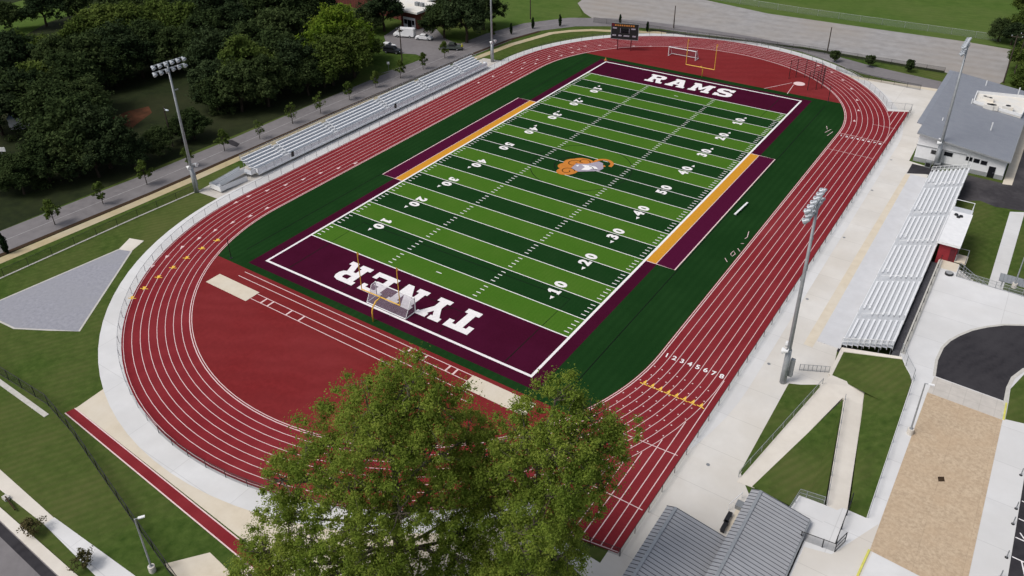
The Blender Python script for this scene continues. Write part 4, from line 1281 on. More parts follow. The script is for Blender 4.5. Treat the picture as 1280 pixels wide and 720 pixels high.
for x in (64.45, 65.8):
    for y in (-2.9, -.7):
        part('leg', B().box(x - .06, x + .06, y - .06, y + .06, 0, PZ + 1.3), 'grey_metal', sup)
part('guard_rail', B().bar((64.45, -.7, PZ + 1.3), (65.8, -.7, PZ + 1.3), .06).bar((65.8, -.7, PZ + 1.3), (65.8, -2.9, PZ + 1.3), .06), 'grey_metal', sup)
cn = thing('walkway_canopy', 'grey ribbed canopy on posts over the path at the right edge', 'canopy', (72, -4.0, 0))
sl, rb = rib_roof((70.4, -5.2, 3.4), (79, -5.2, 3.4), (79, -3.2, 3.5), (70.4, -3.2, 3.5), 18, .06)
part('canopy_roof', sl, 'galv', cn)
part('canopy_ribs', rb, 'grey_metal', cn)
for x in (70.9, 74.5, 78.5):
    part('column', B().box(x - .1, x + .1, -4.3, -4.1, 0, 3.3), 'white_metal', cn)

# two grey roofed buildings at the near edge
for nm, lab, (x0, x1, ya, yb, hr, he) in (
        ('concession_building', 'grey seam-roofed building at the bottom edge beside the sprint chute end', (48.55, 54.75, -67.3, -84, 4.0, 3.2)),
        ('restroom_building', 'taller grey seam-roofed building between the concrete apron and the ramp platform', (54.85, 60.75, -61.0, -84, 4.35, 3.5))):
    t = thing(nm, lab, 'building', ((x0 + x1) / 2, (ya + yb) / 2, 0))
    xr = x0 + .95
    part('wall', B().box(x0 + .5, x1 - .4, yb + .4, ya - .5, 0, he - .25), 'concrete_cream', t)
    part('gable', B().prism([(x0 + .5, ya - .55), (x1 - .4, ya - .55), (x1 - .4, ya - .70), (x0 + .5, ya - .70)], he - .25, he - .02), 'plinth', t)
    nr = int((ya - yb) / .46)
    sl, rb = rib_roof((xr, yb, hr), (xr, ya, hr), (x1, ya, he), (x1, yb, he), nr, .05)
    r1 = part('roof', sl, 'roof_light', t)
    part('roof_seams', rb, 'roof_rib', r1)
    sl, rb = rib_roof((xr - .01, yb, hr), (xr - .01, ya, hr), (x0, ya, hr - .35), (x0, yb, hr - .35), nr, .05)
    part('roof_verge', sl, 'roof_light', r1)
    part('verge_seams', rb, 'roof_rib', r1)
    part('ridge_cap', B().bar((xr, yb, hr + .06), (xr, ya, hr + .06), .30, .06), 'galv', r1)
    part('barge_board', B().bar((xr, ya + .03, hr - .06), (x1, ya + .03, he - .06), .06, .2).bar((xr, ya + .03, hr - .06), (x0, ya + .03, hr - .41), .06, .2), 'grey_metal', r1)
    part('gutter', B().bar((x1 + .08, yb, he - .1), (x1 + .08, ya, he - .1), .16, .14), 'grey_metal', r1)
    dd = part('door', B().box(x0 + .44, x0 + .495, ya - 4, ya - 3, 0.03, 2.1), 'grey_metal', t)
    part('handle', B().box(x0 + .40, x0 + .44, ya - 3.2, ya - 3.1, 1, 1.1), 'galv', dd)
for lab, (u, v) in (('nearer of two black benches on the tan strip by the grey roof', (905, 661)), ('farther of two black benches on the tan strip by the grey roof', (909.5, 650))):
    p = G(u, v)
    t = thing('apron_bench', lab, 'bench', (p.x, p.y, 0), .0, 'black benches by the restroom building')
    part('seat', B().cbox((p.x, p.y, .46), (.45, 1.5, .06)), 'black_metal', t)
    for s in (-1, 1):
        part('leg', B().cbox((p.x, p.y + s * .55, .235), (.4, .08, .40)), 'black_metal', t)
structure('bench_slab', B().poly([g2(903, 664), g2(918, 664), g2(936, 628), g2(921, 636)], .034), 'concrete_cream')
p = G(924, 634)
t = thing('planter_box', 'small grey planter box with white rail at the corner of the grey roof', 'planter', (p.x, p.y, 0))
part('box', B().cbox((p.x, p.y, .3), (.7, .9, .5)), 'grey_metal', t)
part('rail', B().tube([(p.x - .8, p.y - 1, 0), (p.x - .8, p.y - 1, .9), (p.x - .2, p.y + 1.3, .9), (p.x - .2, p.y + 1.3, 0)], .04, 5), 'white_metal', t)
for lab, (u, v) in (('square bin with pale lid on the concrete below the ramp platform', (1028, 707)), ('small pale post cap on the concrete at the bottom edge', (1024, 717))):
    pass
p = G(1028, 706, .05)
t = thing('utility_box', 'long pale utility hatch on the concrete below the ramp platform', 'hatch', (p.x, p.y, 0))
part('lid', B().cbox((p.x, p.y, .1), (.35, 1.8, .12)), 'wall_white', t)
part('frame', B().cbox((p.x, p.y, .045), (.5, 2.0, .06)), 'grey_metal', t)

# school beyond the road
sc = thing('school_building', 'brick school with white flat roof and entrance beyond the parked van', 'building', (-95, 60, 0))
part('wall', B().prism([(-131, 60), (-89, 55), (-86, 72), (-102, 110), (-131, 110)], 0, 4.6), 'brick', sc)
part('roof', B().prism([(-131.5, 59.5), (-88.5, 54.6), (-85.5, 72), (-101.5, 110.5), (-131.5, 110.5)], 4.62, 5.1), 'membrane', sc)
part('upper_hall', B().prism([(-118, 72), (-98, 69), (-98, 100), (-118, 100)], 5.1, 8.2), 'brick', sc)
part('upper_roof', B().prism([(-118.5, 71.6), (-97.5, 68.6), (-97.5, 100.5), (-118.5, 100.5)], 8.22, 8.6), 'membrane', sc)
part('entrance_block', B().box(-88.9, -82.6, 51.2, 58, 0, 4.7), 'brick', sc)
part('entrance_roof', B().box(-90.2, -81.6, 49.8, 60.5, 4.75, 5.3), 'membrane', sc)
dw = part('entrance_frame', B().box(-88.0, -83.6, 51.08, 51.19, .05, 3.0), 'wall_white', sc)
part('door', B().box(-86.4, -85.0, 51.0, 51.07, .05, 2.3), 'glass', dw)
part('pane', B().box(-87.7, -86.6, 51.0, 51.07, 1.0, 2.3), 'glass', dw)
part('pane', B().box(-84.8, -83.9, 51.0, 51.07, 1.0, 2.3), 'glass', dw)
for x in (-86.2, -84.5):
    part('rooftop_unit', B().cbox((x, 55.5, 5.8), (1.2, 1.0, 1.0)), 'grey_metal', sc)
sh = thing('blue_roofed_shed', 'shed with blue and white roof half hidden in the western woods', 'shed', (-109, -48.5, 0))
a = G(13, 167)
bx, by = G(13, 163).x, G(13, 163).y
ex, ey = G(41, 160).x, G(41, 160).y
dv = Vector((ex - bx, ey - by, 0))
nv = Vector((-dv.y, dv.x, 0)).normalized() * 5
part('wall', B().prism([(bx, by), (ex, ey), (ex + nv.x, ey + nv.y), (bx + nv.x, by + nv.y)], 0, 2.4), 'wall_white', sh)
part('roof', B().quadbox([(bx, by, 2.42), (ex, ey, 2.42), (ex + nv.x, ey + nv.y, 3.6), (bx + nv.x, by + nv.y, 3.6), (bx, by, 2.6), (ex, ey, 2.6), (ex + nv.x, ey + nv.y, 3.8), (bx + nv.x, by + nv.y, 3.8)]), 'blue_roof', sh)


# ------------------------------------------------------------------ vehicles
def car(label, u, v, rz, paint, kind='sedan', group=None):
    p = G(u, v)
    t = thing({'van': 'van', 'sedan': 'car', 'suv': 'car', 'pickup': 'pickup_truck'}[kind], label, {'van': 'van', 'sedan': 'car', 'suv': 'car', 'pickup': 'truck'}[kind], (p.x, p.y, .03), rz, group)
    prof = {'sedan': (4.6, 1.8, [(-2.3, .35), (-2.3, .8), (-1.5, .92), (-.9, 1.42), (.5, 1.42), (1.2, .95), (2.1, .82), (2.3, .6), (2.3, .35)]),
            'suv': (4.8, 1.9, [(-2.4, .4), (-2.4, 1.1), (-2.1, 1.72), (.4, 1.75), (1.1, 1.1), (2.2, .98), (2.4, .7), (2.4, .4)]),
            'pickup': (5.6, 2.0, [(-2.8, .5), (-2.8, 1.1), (-.7, 1.1), (-.5, 1.8), (.9, 1.8), (1.5, 1.15), (2.6, 1.05), (2.8, .8), (2.8, .5)]),
            'van': (5.9, 2.0, [(-2.95, .4), (-2.95, 2.35), (-2.7, 2.5), (1.3, 2.5), (2.1, 1.45), (2.8, 1.2), (2.95, .9), (2.95, .4)])}[kind]
    Lc, w, pr = prof
    b = B()
    n = len(pr)
    for s in (-1, 1):
        for x, z in pr:
            b.v.append((x, s * w / 2 * (1 if z < 1.0 else .88), z))
    b.f.append(tuple(range(n)))
    b.f.append(tuple(reversed(range(n, 2 * n))))
    for i in range(n):
        j = (i + 1) % n
        b.f.append((i, n + i, n + j, j))
    part('body', b, paint, t, False)
    wz = 1.18 if kind == 'sedan' else (1.4 if kind != 'van' else 1.85)
    cab = {'sedan': (-1.1, .75), 'suv': (-2.0, .6), 'pickup': (-.45, 1.0), 'van': (.3, 1.35)}[kind]
    for s in (-1, 1):
        yy = s * w / 2 * .90
        part('side_window', B().quadbox([(cab[0], yy - .03, wz - .20), (cab[1] + .2, yy - .03, wz - .20), (cab[1] + .2, yy + .03, wz - .20), (cab[0], yy + .03, wz - .20), (cab[0] + .15, yy - .03, wz + .16), (cab[1], yy - .03, wz + .16), (cab[1], yy + .03, wz + .16), (cab[0] + .15, yy + .03, wz + .16)]), 'glass', t, False)
        part('headlight', B().box(Lc / 2 - .06, Lc / 2 + .02, s * .65 - .15, s * .65 + .15, .62, .78), 'lens', t, False)
    fx = {'sedan': ((.52, 1.41), (1.18, .97)), 'suv': ((.42, 1.73), (1.08, 1.12)), 'pickup': ((.92, 1.78), (1.48, 1.17)), 'van': ((1.32, 2.46), (2.08, 1.48))}[kind]
    q = w / 2 * .78
    (xa, za), (xb_, zb) = fx
    e = .02
    part('windscreen', B().quadbox([(xa, -q, za), (xb_, -q, zb), (xb_, q, zb), (xa, q, za), (xa + e, -q, za + e), (xb_ + e, -q, zb + e), (xb_ + e, q, zb + e), (xa + e, q, za + e)]), 'glass', t, False)
    for sx in (-1, 1):
        for s in (-1, 1):
            wh = part('wheel', B().tube([(sx * Lc * .31, s * (w / 2 - .2), .34), (sx * Lc * .31, s * (w / 2 + .02), .34)], .34, 14), 'tyre', t, False)
            part('rim', B().tube([(sx * Lc * .31, s * (w / 2 + .02), .34), (sx * Lc * .31, s * (w / 2 + .035), .34)], .2, 10), 'galv', wh, False)
    return t


car('white cargo van parked before the brick school entrance', 506, 46, math.radians(200), 'car_white', 'van')
car('white saloon car parked to the right of the white van', 530, 49.5, math.radians(20), 'car_white', 'sedan')
car('grey-green pickup truck at the roadside beside the hi-vis yellow figure', 564, 62, math.radians(28), 'car_olive', 'pickup')
car('dark car partly hidden by the yellow-green tree', 491, 66, math.radians(15), 'car_dark', 'suv')
car('white car half hidden behind the dark parked car', 484, 60, math.radians(15), 'car_white', 'sedan')


# roadside worker in hi-vis jacket: one continuous skinned body
def person(label, loc, rz, shirt):
    t = thing('person', label, 'person', loc, rz)
    J = [(0, 0, .95), (0, 0, 1.25), (0, 0, 1.45), (0, 0, 1.55), (0, .02, 1.70), (-.1, 0, .90), (-.12, .02, .5), (-.12, 0, .06), (-.12, .14, .03), (.1, 0, .90), (.12, .03, .5), (.13, 0, .06), (.13, .14, .03), (-.2, 0, 1.42), (-.27, .0, 1.14), (-.26, .12, .90), (.2, 0, 1.42), (.27, 0, 1.14), (.26, .12, .90)]
    Ed = [(0, 1), (1, 2), (2, 3), (3, 4), (0, 5), (5, 6), (6, 7), (7, 8), (0, 9), (9, 10), (10, 11), (11, 12), (2, 13), (13, 14), (14, 15), (2, 16), (16, 17), (17, 18)]
    rd = [.15, .16, .15, .06, .10, .10, .075, .05, .045, .10, .075, .05, .045, .07, .05, .04, .07, .05, .04]
    me = bpy.data.meshes.new('body')
    me.from_pydata(J, Ed, [])
    o = bpy.data.objects.new('body', me)
    COL.objects.link(o)
    o.parent = t
    md = o.modifiers.new('skin', 'SKIN')
    for i, sv in enumerate(me.skin_vertices[0].data):
        sv.radius = (rd[i], rd[i] * .8)
    me.skin_vertices[0].data[0].use_root = True
    sd_ = o.modifiers.new('sub', 'SUBSURF')
    sd_.levels = sd_.render_levels = 2
    me.materials.append(M['mulch'])
    part('hi_vis_jacket', B().tube([(0, 0, .92), (0, 0, 1.2), (0, 0, 1.44), (0, 0, 1.5)], [.25, .24, .26, .12], 10), shirt, t, False)
    part('hard_hat', B().tube([(0, .02, 1.72), (0, .02, 1.80), (0, .02, 1.84)], [.14, .12, .04], 10), shirt, t, False)


q = G(578, 63)
person('person in a hi-vis yellow jacket standing behind the parked pickup', (q.x, q.y, .03), 2.2, 'red_sign')


# ------------------------------------------------------------------ poles and lamps
def lamp_post(label, base, h, head_dir, zb=0.0):
    x, y = base
    t = thing('lamp_post', label, 'lamp post', (x, y, zb))
    part('footing', B().tube([(x, y, zb), (x, y, zb + .75)], .33, 14), 'concrete_ramp', t, smooth=False)
    part('footing_cap', B().tube([(x, y, zb + .75), (x, y, zb + .80)], .20, 12), 'galv', t)
    part('pole', B().tube([(x, y, zb + .8), (x, y, zb + h)], [.10, .07], 8), 'galv', t)
    hd = Vector((*head_dir, 0)).normalized()
    p = Vector((x, y, zb + h))
    part('arm', B().tube([p, p + hd * .35], .045, 6), 'galv', t)
    lh = part('lamp_head', B().bar(p + hd * .3 + Vector((0, 0, .02)), p + hd * .9 + Vector((0, 0, .04)), .26, .10), 'white_metal', t)
    part('lens', B().bar(p + hd * .45 + Vector((0, 0, -.055)), p + hd * .85 + Vector((0, 0, -.045)), .2, .02), 'lens', lh)


pL = G(191, 714)
lamp_post('lamp post with round concrete footing on the lower left lawn', (pL.x, pL.y), 7.4, (.6, .8))
pR = G(1137, 542, PZ)
lamp_post('lamp post on the plaza edge beside the stamped tan paving', (pR.x, pR.y), 7.2, (1, .2), PZ)
pR = G(1266.5, 362, PZ)
lamp_post('lamp post by the plaza railing at the right edge under the canopy', (pR.x, pR.y + .6), 5.0, (1, .1), PZ)


def wood_pole(label, u, v, h, arms=True, lamp=False):
    p = G(u, v)
    t = thing('utility_pole', label, 'utility pole', (p.x, p.y, 0))
    part('pole', B().tube([p, p + Vector((0, 0, h))], [.17, .11], 8), 'wood_pole', t)
    if arms:
        part('crossarm', B().bar((p.x - 1.2, p.y, h - .5 + p.z), (p.x + 1.2, p.y, h - .5 + p.z), .12, .14), 'wood_pole', t)
        for s in (-1, 0, 1):
            part('insulator', B().tube([(p.x + s * 1.05, p.y, h - .4), (p.x + s * 1.05, p.y, h - .15)], .06, 6), 'lens', t)
    if lamp:
        part('lamp_arm', B().tube([(p.x, p.y, h - .3), (p.x + 1.5, p.y - .4, h - .1)], .05, 5), 'galv', t)
        part('lamp_head', B().cbox((p.x + 1.7, p.y - .45, h - .12), (.7, .35, .15)), 'lens', t)


wood_pole('dark utility pole in the grass island by the school driveway', 503, 81, 9.5)
wood_pole('thin light pole standing in the gravel lot behind the far goal', 842, 35, 6.3, False)
wood_pole('thin light pole at the south edge of the gravel lot, nearer the corner', 1034, 65, 6.5, False)
wood_pole('left one of two timber utility poles beside the right-hand trees', 1254, 104, 11.5)
wood_pole('right one of two timber utility poles beside the right-hand trees', 1268, 92, 10.0)
wood_pole('thin street lamp pole among the western trees behind the tall floodlight', 216, 183, 8.5, False, True)
wood_pole('thin pole at the left end of the far meadow beside the road', 663, 24, 8.0, False)
lb = ['topmost', 'second from the top', 'third from the top', 'fourth from the top', 'lowest']
for lab, (u, v) in zip(lb, ((1276, 594), (1270, 636), (1266, 655), (1258, 697), (1250, 722))):
    p = G(u, v, PZ)
    t = thing('bollard', '%s of the thin grey bollards along the parking bays' % lab, 'bollard', (p.x, p.y, PZ), 0, 'thin bollards at the parking edge')
    part('post', B().tube([p, p + Vector((0, 0, 1.0))], .05, 6), 'grey_metal', t)
    part('base_plate', B().tube([p, p + Vector((0, 0, .04))], .16, 10), 'black_metal', t)
p = G(1186, 343, PZ)
t = thing('fire_ring', 'round black metal drum lying on the plaza by the press box', 'drum', (p.x, p.y, PZ))
part('drum', B().tube([(p.x, p.y, PZ), (p.x, p.y, PZ + .3)], .55, 14), 'black_metal', t)
part('lid', B().tube([(p.x, p.y, PZ + .3), (p.x, p.y, PZ + .36)], .46, 14), 'plinth', t)
p = G(4, 196)
t = thing('sign_board', 'small white sign board at the left edge among the trees', 'sign', (p.x, p.y, 0))
part('board', B().cbox((p.x, p.y, 1.6), (1.8, .08, .9), .6), 'white_metal', t)
part('post', B().tube([(p.x, p.y, 0), (p.x, p.y, 1.3)], .06, 6), 'galv', t)
p = G(486, 88)
t = thing('sign_board', 'small pale road sign in the verge by the driveway mouth', 'sign', (p.x, p.y, 0))
part('board', B().cbox((p.x, p.y, 1.9), (.6, .06, .6), .6), 'white_metal', t)
part('post', B().tube([(p.x, p.y, 0), (p.x, p.y, 1.6)], .04, 6), 'galv', t)


# ------------------------------------------------------------------ trees
def leaf_mesh(name, centres, radii, per, size, m, flat=.75, seed=1, soft=False):
    """many small leaf faces spread through clumps"""
    r = np.random.default_rng(seed)
    C_ = np.repeat(np.array(centres), per, axis=0)
    R_ = np.repeat(np.array(radii), per)[:, None]
    n = len(C_)
    d = r.normal(size=(n, 3))
    d /= np.linalg.norm(d, axis=1)[:, None]
    rad = np.minimum(np.abs(r.normal(size=(n, 1))) * .62, 1.15 + .12 * r.random((n, 1))) if soft else r.random((n, 1)) ** .45
    pos = C_ + d * rad * R_ * np.array([1, 1, flat])
    nrm = d * .7 + r.normal(size=(n, 3)) * .55 + np.array([0, 0, .55])
    nrm /= np.linalg.norm(nrm, axis=1)[:, None]
    a = np.cross(nrm, r.normal(size=(n, 3)))
    a /= np.linalg.norm(a, axis=1)[:, None]
    b = np.cross(nrm, a)
    s = size * (.6 + .8 * r.random((n, 1)))
    a, b = a * s, b * s * .62
    V = np.stack([pos - a, pos - b * .9 + nrm * s * .12, pos + a, pos + b * .9 + nrm * s * .12], axis=1).reshape(-1, 3)
    me = bpy.data.meshes.new(name)
    me.vertices.add(4 * n)
    me.vertices.foreach_set('co', V.astype(np.float32).ravel())
    me.loops.add(4 * n)
    me.loops.foreach_set('vertex_index', np.arange(4 * n, dtype=np.int32))
    me.polygons.add(n)
    me.polygons.foreach_set('loop_start', np.arange(0, 4 * n, 4, dtype=np.int32))
    me.polygons.foreach_set('loop_total', np.full(n, 4, dtype=np.int32))
    me.materials.append(m)
    me.update()
    me.validate()
    return me


def limb(b, p, q, r0, r1, r, bend=.12, n=4):
    p, q = Vector(p), Vector(q)
    L = (q - p).length
    pts = []
    for i in range(n + 1):
        f = i / n
        w = math.sin(f * math.pi) * bend * L
        pts.append(p.lerp(q, f) + Vector((r.uniform(-1, 1) * w * .5, r.uniform(-1, 1) * w * .5, -w * .3 + r.uniform(-.2, .2) * w)))
    pts[0], pts[-1] = p, q
    b.tube(pts, [r0 + (r1 - r0) * i / n for i in range(n + 1)], 6, False)
    return pts


def broad_tree_meshes(seed, H, R, m, lobes=9, leaf=.42, clumps=130, per=34, bark='bark'):
    r = random.Random(seed)
    tb = B()
    th = H * .30
    tb.tube([(0, 0, 0), (r.uniform(-.2, .2), r.uniform(-.2, .2), th * .5), (r.uniform(-.3, .3), r.uniform(-.3, .3), th)], [H * .030, H * .024, H * .02], 8)
    cs, rs = [], []
    lb_ = []
    for i in range(lobes):
        a = 2.4 * i + r.uniform(-.4, .4)
        f = (i + .5) / lobes
        rr = R * (.30 + .38 * math.sin(math.pi * min(1, f + .22)))*r.uniform(.75, 1.2) if f < .9 else R * .15
        z = H * (.36 + .44 * f)
        c = Vector((math.cos(a) * rr, math.sin(a) * rr, z))
        lr = R * r.uniform(.36, .52)
        lb_.append((c, lr))
        limb(tb, (0, 0, th * r.uniform(.75, 1.0)), c, H * .011, H * .004, r)
    for k in range(clumps):
        c, lr = r.choice(lb_)
        d = Vector((r.gauss(0, 1), r.gauss(0, 1), r.gauss(.25, 1))).normalized()
        q = c + d * lr * r.uniform(.55, 1.08)
        cs.append((q.x, q.y, max(q.z, H * .14)))
        rs.append(R * r.uniform(.13, .25))
    cm = leaf_mesh('crown', cs, rs, per, leaf, m, .8, seed, True)
    me = bpy.data.meshes.new('trunk')
    me.from_pydata(tb.v, [], tb.f)
    me.materials.append(M[bark])
    me.update()
    return me, cm


def plant_tree(name, label, meshes, loc, s, rz, cat='tree', group=None, sz=None, m=None):
    t = thing(name, label, cat, loc, rz, group)
    t.scale = (s, s, sz or s)
    for nm, me in zip(('trunk', 'crown'), meshes):
        o = bpy.data.objects.new(nm, me)
        COL.objects.link(o)
        o.parent = t
    return t


wood_var = [broad_tree_meshes(20 + i, 13, 6.0, LEAF['wood'], 9 + i % 3, .30, 230, 85) for i in range(4)]
dark_var = [broad_tree_meshes(70 + i, 12.8, 5.2, LEAF['dark'], 8, .26, 230, 85) for i in range(2)]
mid_var = [broad_tree_meshes(40 + i, 12, 5.6, LEAF['mid'], 9, .29, 220, 85) for i in range(3)]
yel_var = [broad_tree_meshes(60, 13, 6.2, LEAF['yellow'], 12, .24, 260, 90)]

# the crowns as surveyed: centre of each crown, radius in metres, kind, own label or None
forest = [
    (9, 18, 4.3, 'w', 'round dark tree alone on the lawn clearing at the top left corner'), (50, 5, 5.6, 'w', 'round dark tree on the lawn clearing, second from the top left'), (92, 0, 5.0, 'w', None),
    (22, 60, 5.0, 'm', None), (55, 62, 5.2, 'm', None), (95, 48, 5.6, 'm', None), (125, 28, 7.5, 'm', None), (160, 26, 7.5, 'm', None), (195, 20, 7, 'm', None), (228, 24, 7, 'm', None), (255, 36, 6.5, 'w', None), (268, 12, 7, 'w', None), (150, 5, 7, 'w', None), (190, 2, 7, 'w', None), (235, 2, 7, 'w', None),
    (75, 80, 6.5, 'w', None), (110, 68, 6.8, 'w', None), (145, 58, 7, 'w', None), (182, 50, 6.8, 'w', None), (215, 54, 6.2, 'w', None), (20, 82, 6.5, 'w', None), (48, 98, 6.5, 'm', None), (8, 110, 6.5, 'w', None), (92, 102, 6.5, 'w', None), (36, 118, 5.0, 'w', None), (68, 128, 6.5, 'w', None), (102, 128, 5.6, 'w', None), (-8, 136, 5.0, 'w', None),
    (74, 166, 5.2, 'w', None), (95, 160, 6.6, 'w', None), (128, 172, 5.4, 'w', None), (88, 187, 4.8, 'w', None), (52, 196, 4.6, 'w', None), (116, 193, 4.0, 'w', None), (6, 208, 3.8, 'w', None), (22, 218, 3.4, 'w', None), (164, 188, 3.2, 'w', None), (196, 176, 2.8, 'w', None), (140, 76, 5.4, 'w', None), (172, 66, 5.4, 'w', None), (238, 150, 3.6, 'w', None), (224, 160, 2.7, 'w', None), 
    (275, 70, 6.4, 'w', None), (308, 82, 7.0, 'm', None), (296, 104, 5.6, 'w', None), (330, 98, 5.6, 'w', None), (262, 104, 5.0, 'w', None), (268, 114, 4.2, 'w', None), (345, 72, 6.4, 'w', None), (368, 80, 5.8, 'w', None), (350, 40, 6.5, 'w', None), (318, 45, 6.5, 'w', None), (295, 28, 6.5, 'w', None), (330, 14, 7, 'w', None), (365, 10, 6.8, 'w', None), (395, 4, 6.5, 'w', None),
    (382, 92, 4.4, 'w', None), (402, 80, 4.8, 'w', None), (420, 40, 8.2, 'y', 'tall yellow-green tree in front of the dark woods near the driveway'), (440, 64, 5.6, 'm', 'dark green tree below the yellow-green one beside the driveway'), (412, 72, 5.8, 'm', 'bushy green tree under the left side of the yellow-green one'), (456, 52, 4.2, 'm', 'small green tree at the right foot of the yellow-green one'), 
    (478, 8, 6.0, 'w', 'dark tree left of the brick school entrance'), (462, 20, 4.0, 'w', 'low dark tree beside the white school roof'), (554, 18, 5.6, 'w', 'broad dark tree immediately right of the school entrance'), (582, 20, 6.2, 'w', 'tallest dark tree right of the school, in front of the meadow'), (604, 8, 5.6, 'w', 'dark tree at the edge of the meadow beside the far floodlight pole'), 
    (1252, 36, 3.0, 'w', 'dark hedge-like tree at the upper right corner of the mown field'), (1284, 30, 4.2, 'm', 'green tree rising behind the dark one at the upper right corner'), (1294, 64, 4.6, 'm', 'bushy green tree at the right edge behind the utility poles'), (1288, 92, 3.8, 'm', 'bushy green tree at the right edge beside the field house roof'), (1268, 40, 3.0, 'w', 'low dark tree between the mown field and the utility poles'),
    (1288, 4, 4.0, 'm', 'pale green tree at the top right corner'),
]
wi = mi = 0
for k, (u, v, R, kd, lab) in enumerate(forest):
    hc = R * 1.18
    p = G(u, v, hc)
    if kd == 'w':
        ms, base = (dark_var[wi % 2], 5.2) if wi % 3 == 1 else (wood_var[wi % len(wood_var)], 6.0)
        wi += 1
    elif kd == 'm':
        ms, base = mid_var[mi % len(mid_var)], 5.6
        mi += 1
    else:
        ms, base = yel_var[0], 6.2
    s = R / base
    dark = kd == 'w'
    label = lab or ('dark green tree in the dense woods left of the road' if dark else 'brighter green tree topping the upper edge of the western woods')
    plant_tree('broadleaf_tree', label, ms, (p.x, p.y, 0), s, rng.uniform(0, 6.28), 'tree', ('dark trees of the western woods' if dark else 'brighter trees of the western woods') if not lab else None, s * rng.uniform(.82, 1.04))

# undergrowth beneath the woods
us, ur = [], []
for k in range(230):
    u, v = rng.uniform(-20, 300), rng.uniform(95, 240)
    if v > 262 - u * .40 or (118 < u < 260 and 92 < v < 172):
        continue
    p = G(u, v)
    us.append((p.x, p.y, .6))
    ur.append(rng.uniform(.8, 1.9))
o = bpy.data.objects.new('undergrowth', leaf_mesh('undergrowth', us, ur, 60, .30, LEAF['wood'], .6, 5))
COL.objects.link(o)
o['kind'] = 'stuff'
o['label'] = 'dark undergrowth on the floor of the western woods'


def young_tree_meshes(seed, H=3.6, R=.95, m=LEAF['mid'], per=26, ncl=26, leaf=.15):
    r = random.Random(seed)
    tb = B()
    tb.tube([(0, 0, 0), (.03, .02, H * .5), (0, 0, H * .92)], [.06, .045, .015], 6)
    cs, rs = [], []
    for i in range(ncl):
        f = r.random()
        a = r.uniform(0, 6.28)
        rr = R * math.sin(math.pi * min(.98, f * .8 + .15)) * r.uniform(.3, 1)
        q = (rr * math.cos(a), rr * math.sin(a), H * (.32 + .66 * f))
        cs.append(q)
        rs.append(r.uniform(.2, .42))
        limb(tb, (0, 0, q[2] - .45 * rr - .1), q, .018, .006, r, .08, 3)
    me = bpy.data.meshes.new('trunk')
    me.from_pydata(tb.v, [], tb.f)
    me.materials.append(M['bark'])
    me.update()
    return me, leaf_mesh('crown', cs, rs, per, leaf, m, 1.0, seed)


yv = [young_tree_meshes(80 + i, 3.8, 1.15, LEAF['mid'], 36 if i != 2 else 10) for i in range(3)]
# measured bases of the street saplings, left to right
saps = [(69, 281), (129, 255), (184, 231), (236, 210), (281, 189), (325, 174), (366, 155), (401, 142), (437, 125), (470, 110), (501, 98), (529, 87), (556, 73), (616, 49)]
sparse = {5, 6, 7}
for i, (u, v) in enumerate(saps):
    p = G(u, v)
    plant_tree('sapling', '%s young street tree, %s from the left beside the grey road' % ('sparse brownish' if i in sparse else 'leafy', ORD[i]), yv[2] if i in sparse else yv[i % 2], (p.x, p.y, .05), rng.uniform(1.05, 1.28), rng.uniform(0, 6), 'young tree', 'young trees planted along the road')


def columnar_meshes(seed, H=3.4, R=.42):
    r = random.Random(seed)
    tb = B().tube([(0, 0, 0), (0, 0, H * .9)], [.06, .02], 6)
    cs, rs = [], []
    for i in range(40):
        f = i / 39
        a = r.uniform(0, 6.28)
        w_ = R * (math.sin(math.pi * min(1, f * .85 + .12)) ** .6)
        cs.append((w_ * .5 * math.cos(a), w_ * .5 * math.sin(a), H * (.08 + .88 * f)))
        rs.append(w_ * .8)
    me = bpy.data.meshes.new('trunk')
    me.from_pydata(tb.v, [], tb.f)
    me.materials.append(M['bark'])
    return me, leaf_mesh('crown', cs, rs, 60, .10, LEAF['conifer'], 1.3, seed)


cv = [columnar_meshes(90), columnar_meshes(91)]
names = ['at the far left beside the road', 'first along the curving north verge', 'second along the curving north verge', 'third along the curving north verge', 'directly behind the scoreboard', 'just right of the scoreboard']
for i, ((u, v), s) in enumerate(zip(((9, 317), (639, 43), (666, 36), (700, 33), (737, 33), (775, 31), (809, 40))[:1] + ((639, 43), (666, 36), (700, 33), (775, 31), (809, 40)), (1.15, .95, 1.0, 1.05, .9, .9))):
    p = G(u, v)
    plant_tree('columnar_evergreen', 'slim dark columnar evergreen, ' + names[i], cv[i % 2], (p.x, p.y, .04), s, i, 'evergreen', 'slim dark evergreens along the road')
bv = young_tree_meshes(95, 2.6, 1.3, LEAF['wood'], 60, 30, .16)
for lab, (u, v) in zip(('left', 'middle', 'right'), ((1043, 78), (1087, 84), (1135, 90))):
    p = G(u, v)
    plant_tree('rounded_bush', 'dark rounded tree, %s one of three on the north road verge' % lab, bv, (p.x, p.y, .04), 1.15, u, 'bush', 'dark bushes on the north verge')
sv = young_tree_meshes(97, 1.9, 1.35, LEAF['shrub'], 26, 34, .10)
for lab, (u, v) in (('twiggy red-brown shrub on the verge, upper one of two at lower left', (42, 668)), ('twiggy red-brown shrub on the verge, lower one at the bottom edge', (108, 708))):
    p = G(u, v)
    plant_tree('verge_shrub', lab, sv, (p.x, p.y, .02), 1.0, u, 'shrub')
p = G(8, 624)
t = thing('kerb_post', 'short concrete block with rail on the sidewalk edge at lower left', 'post', (p.x, p.y, 0))
part('block', B().cbox((p.x, p.y, .2), (.7, .5, .4)), 'kerb', t)
e_ = G(20, 640)
part('rail', B().bar((p.x, p.y, .35), (e_.x, e_.y, .35), .12, .2), 'mulch', t)


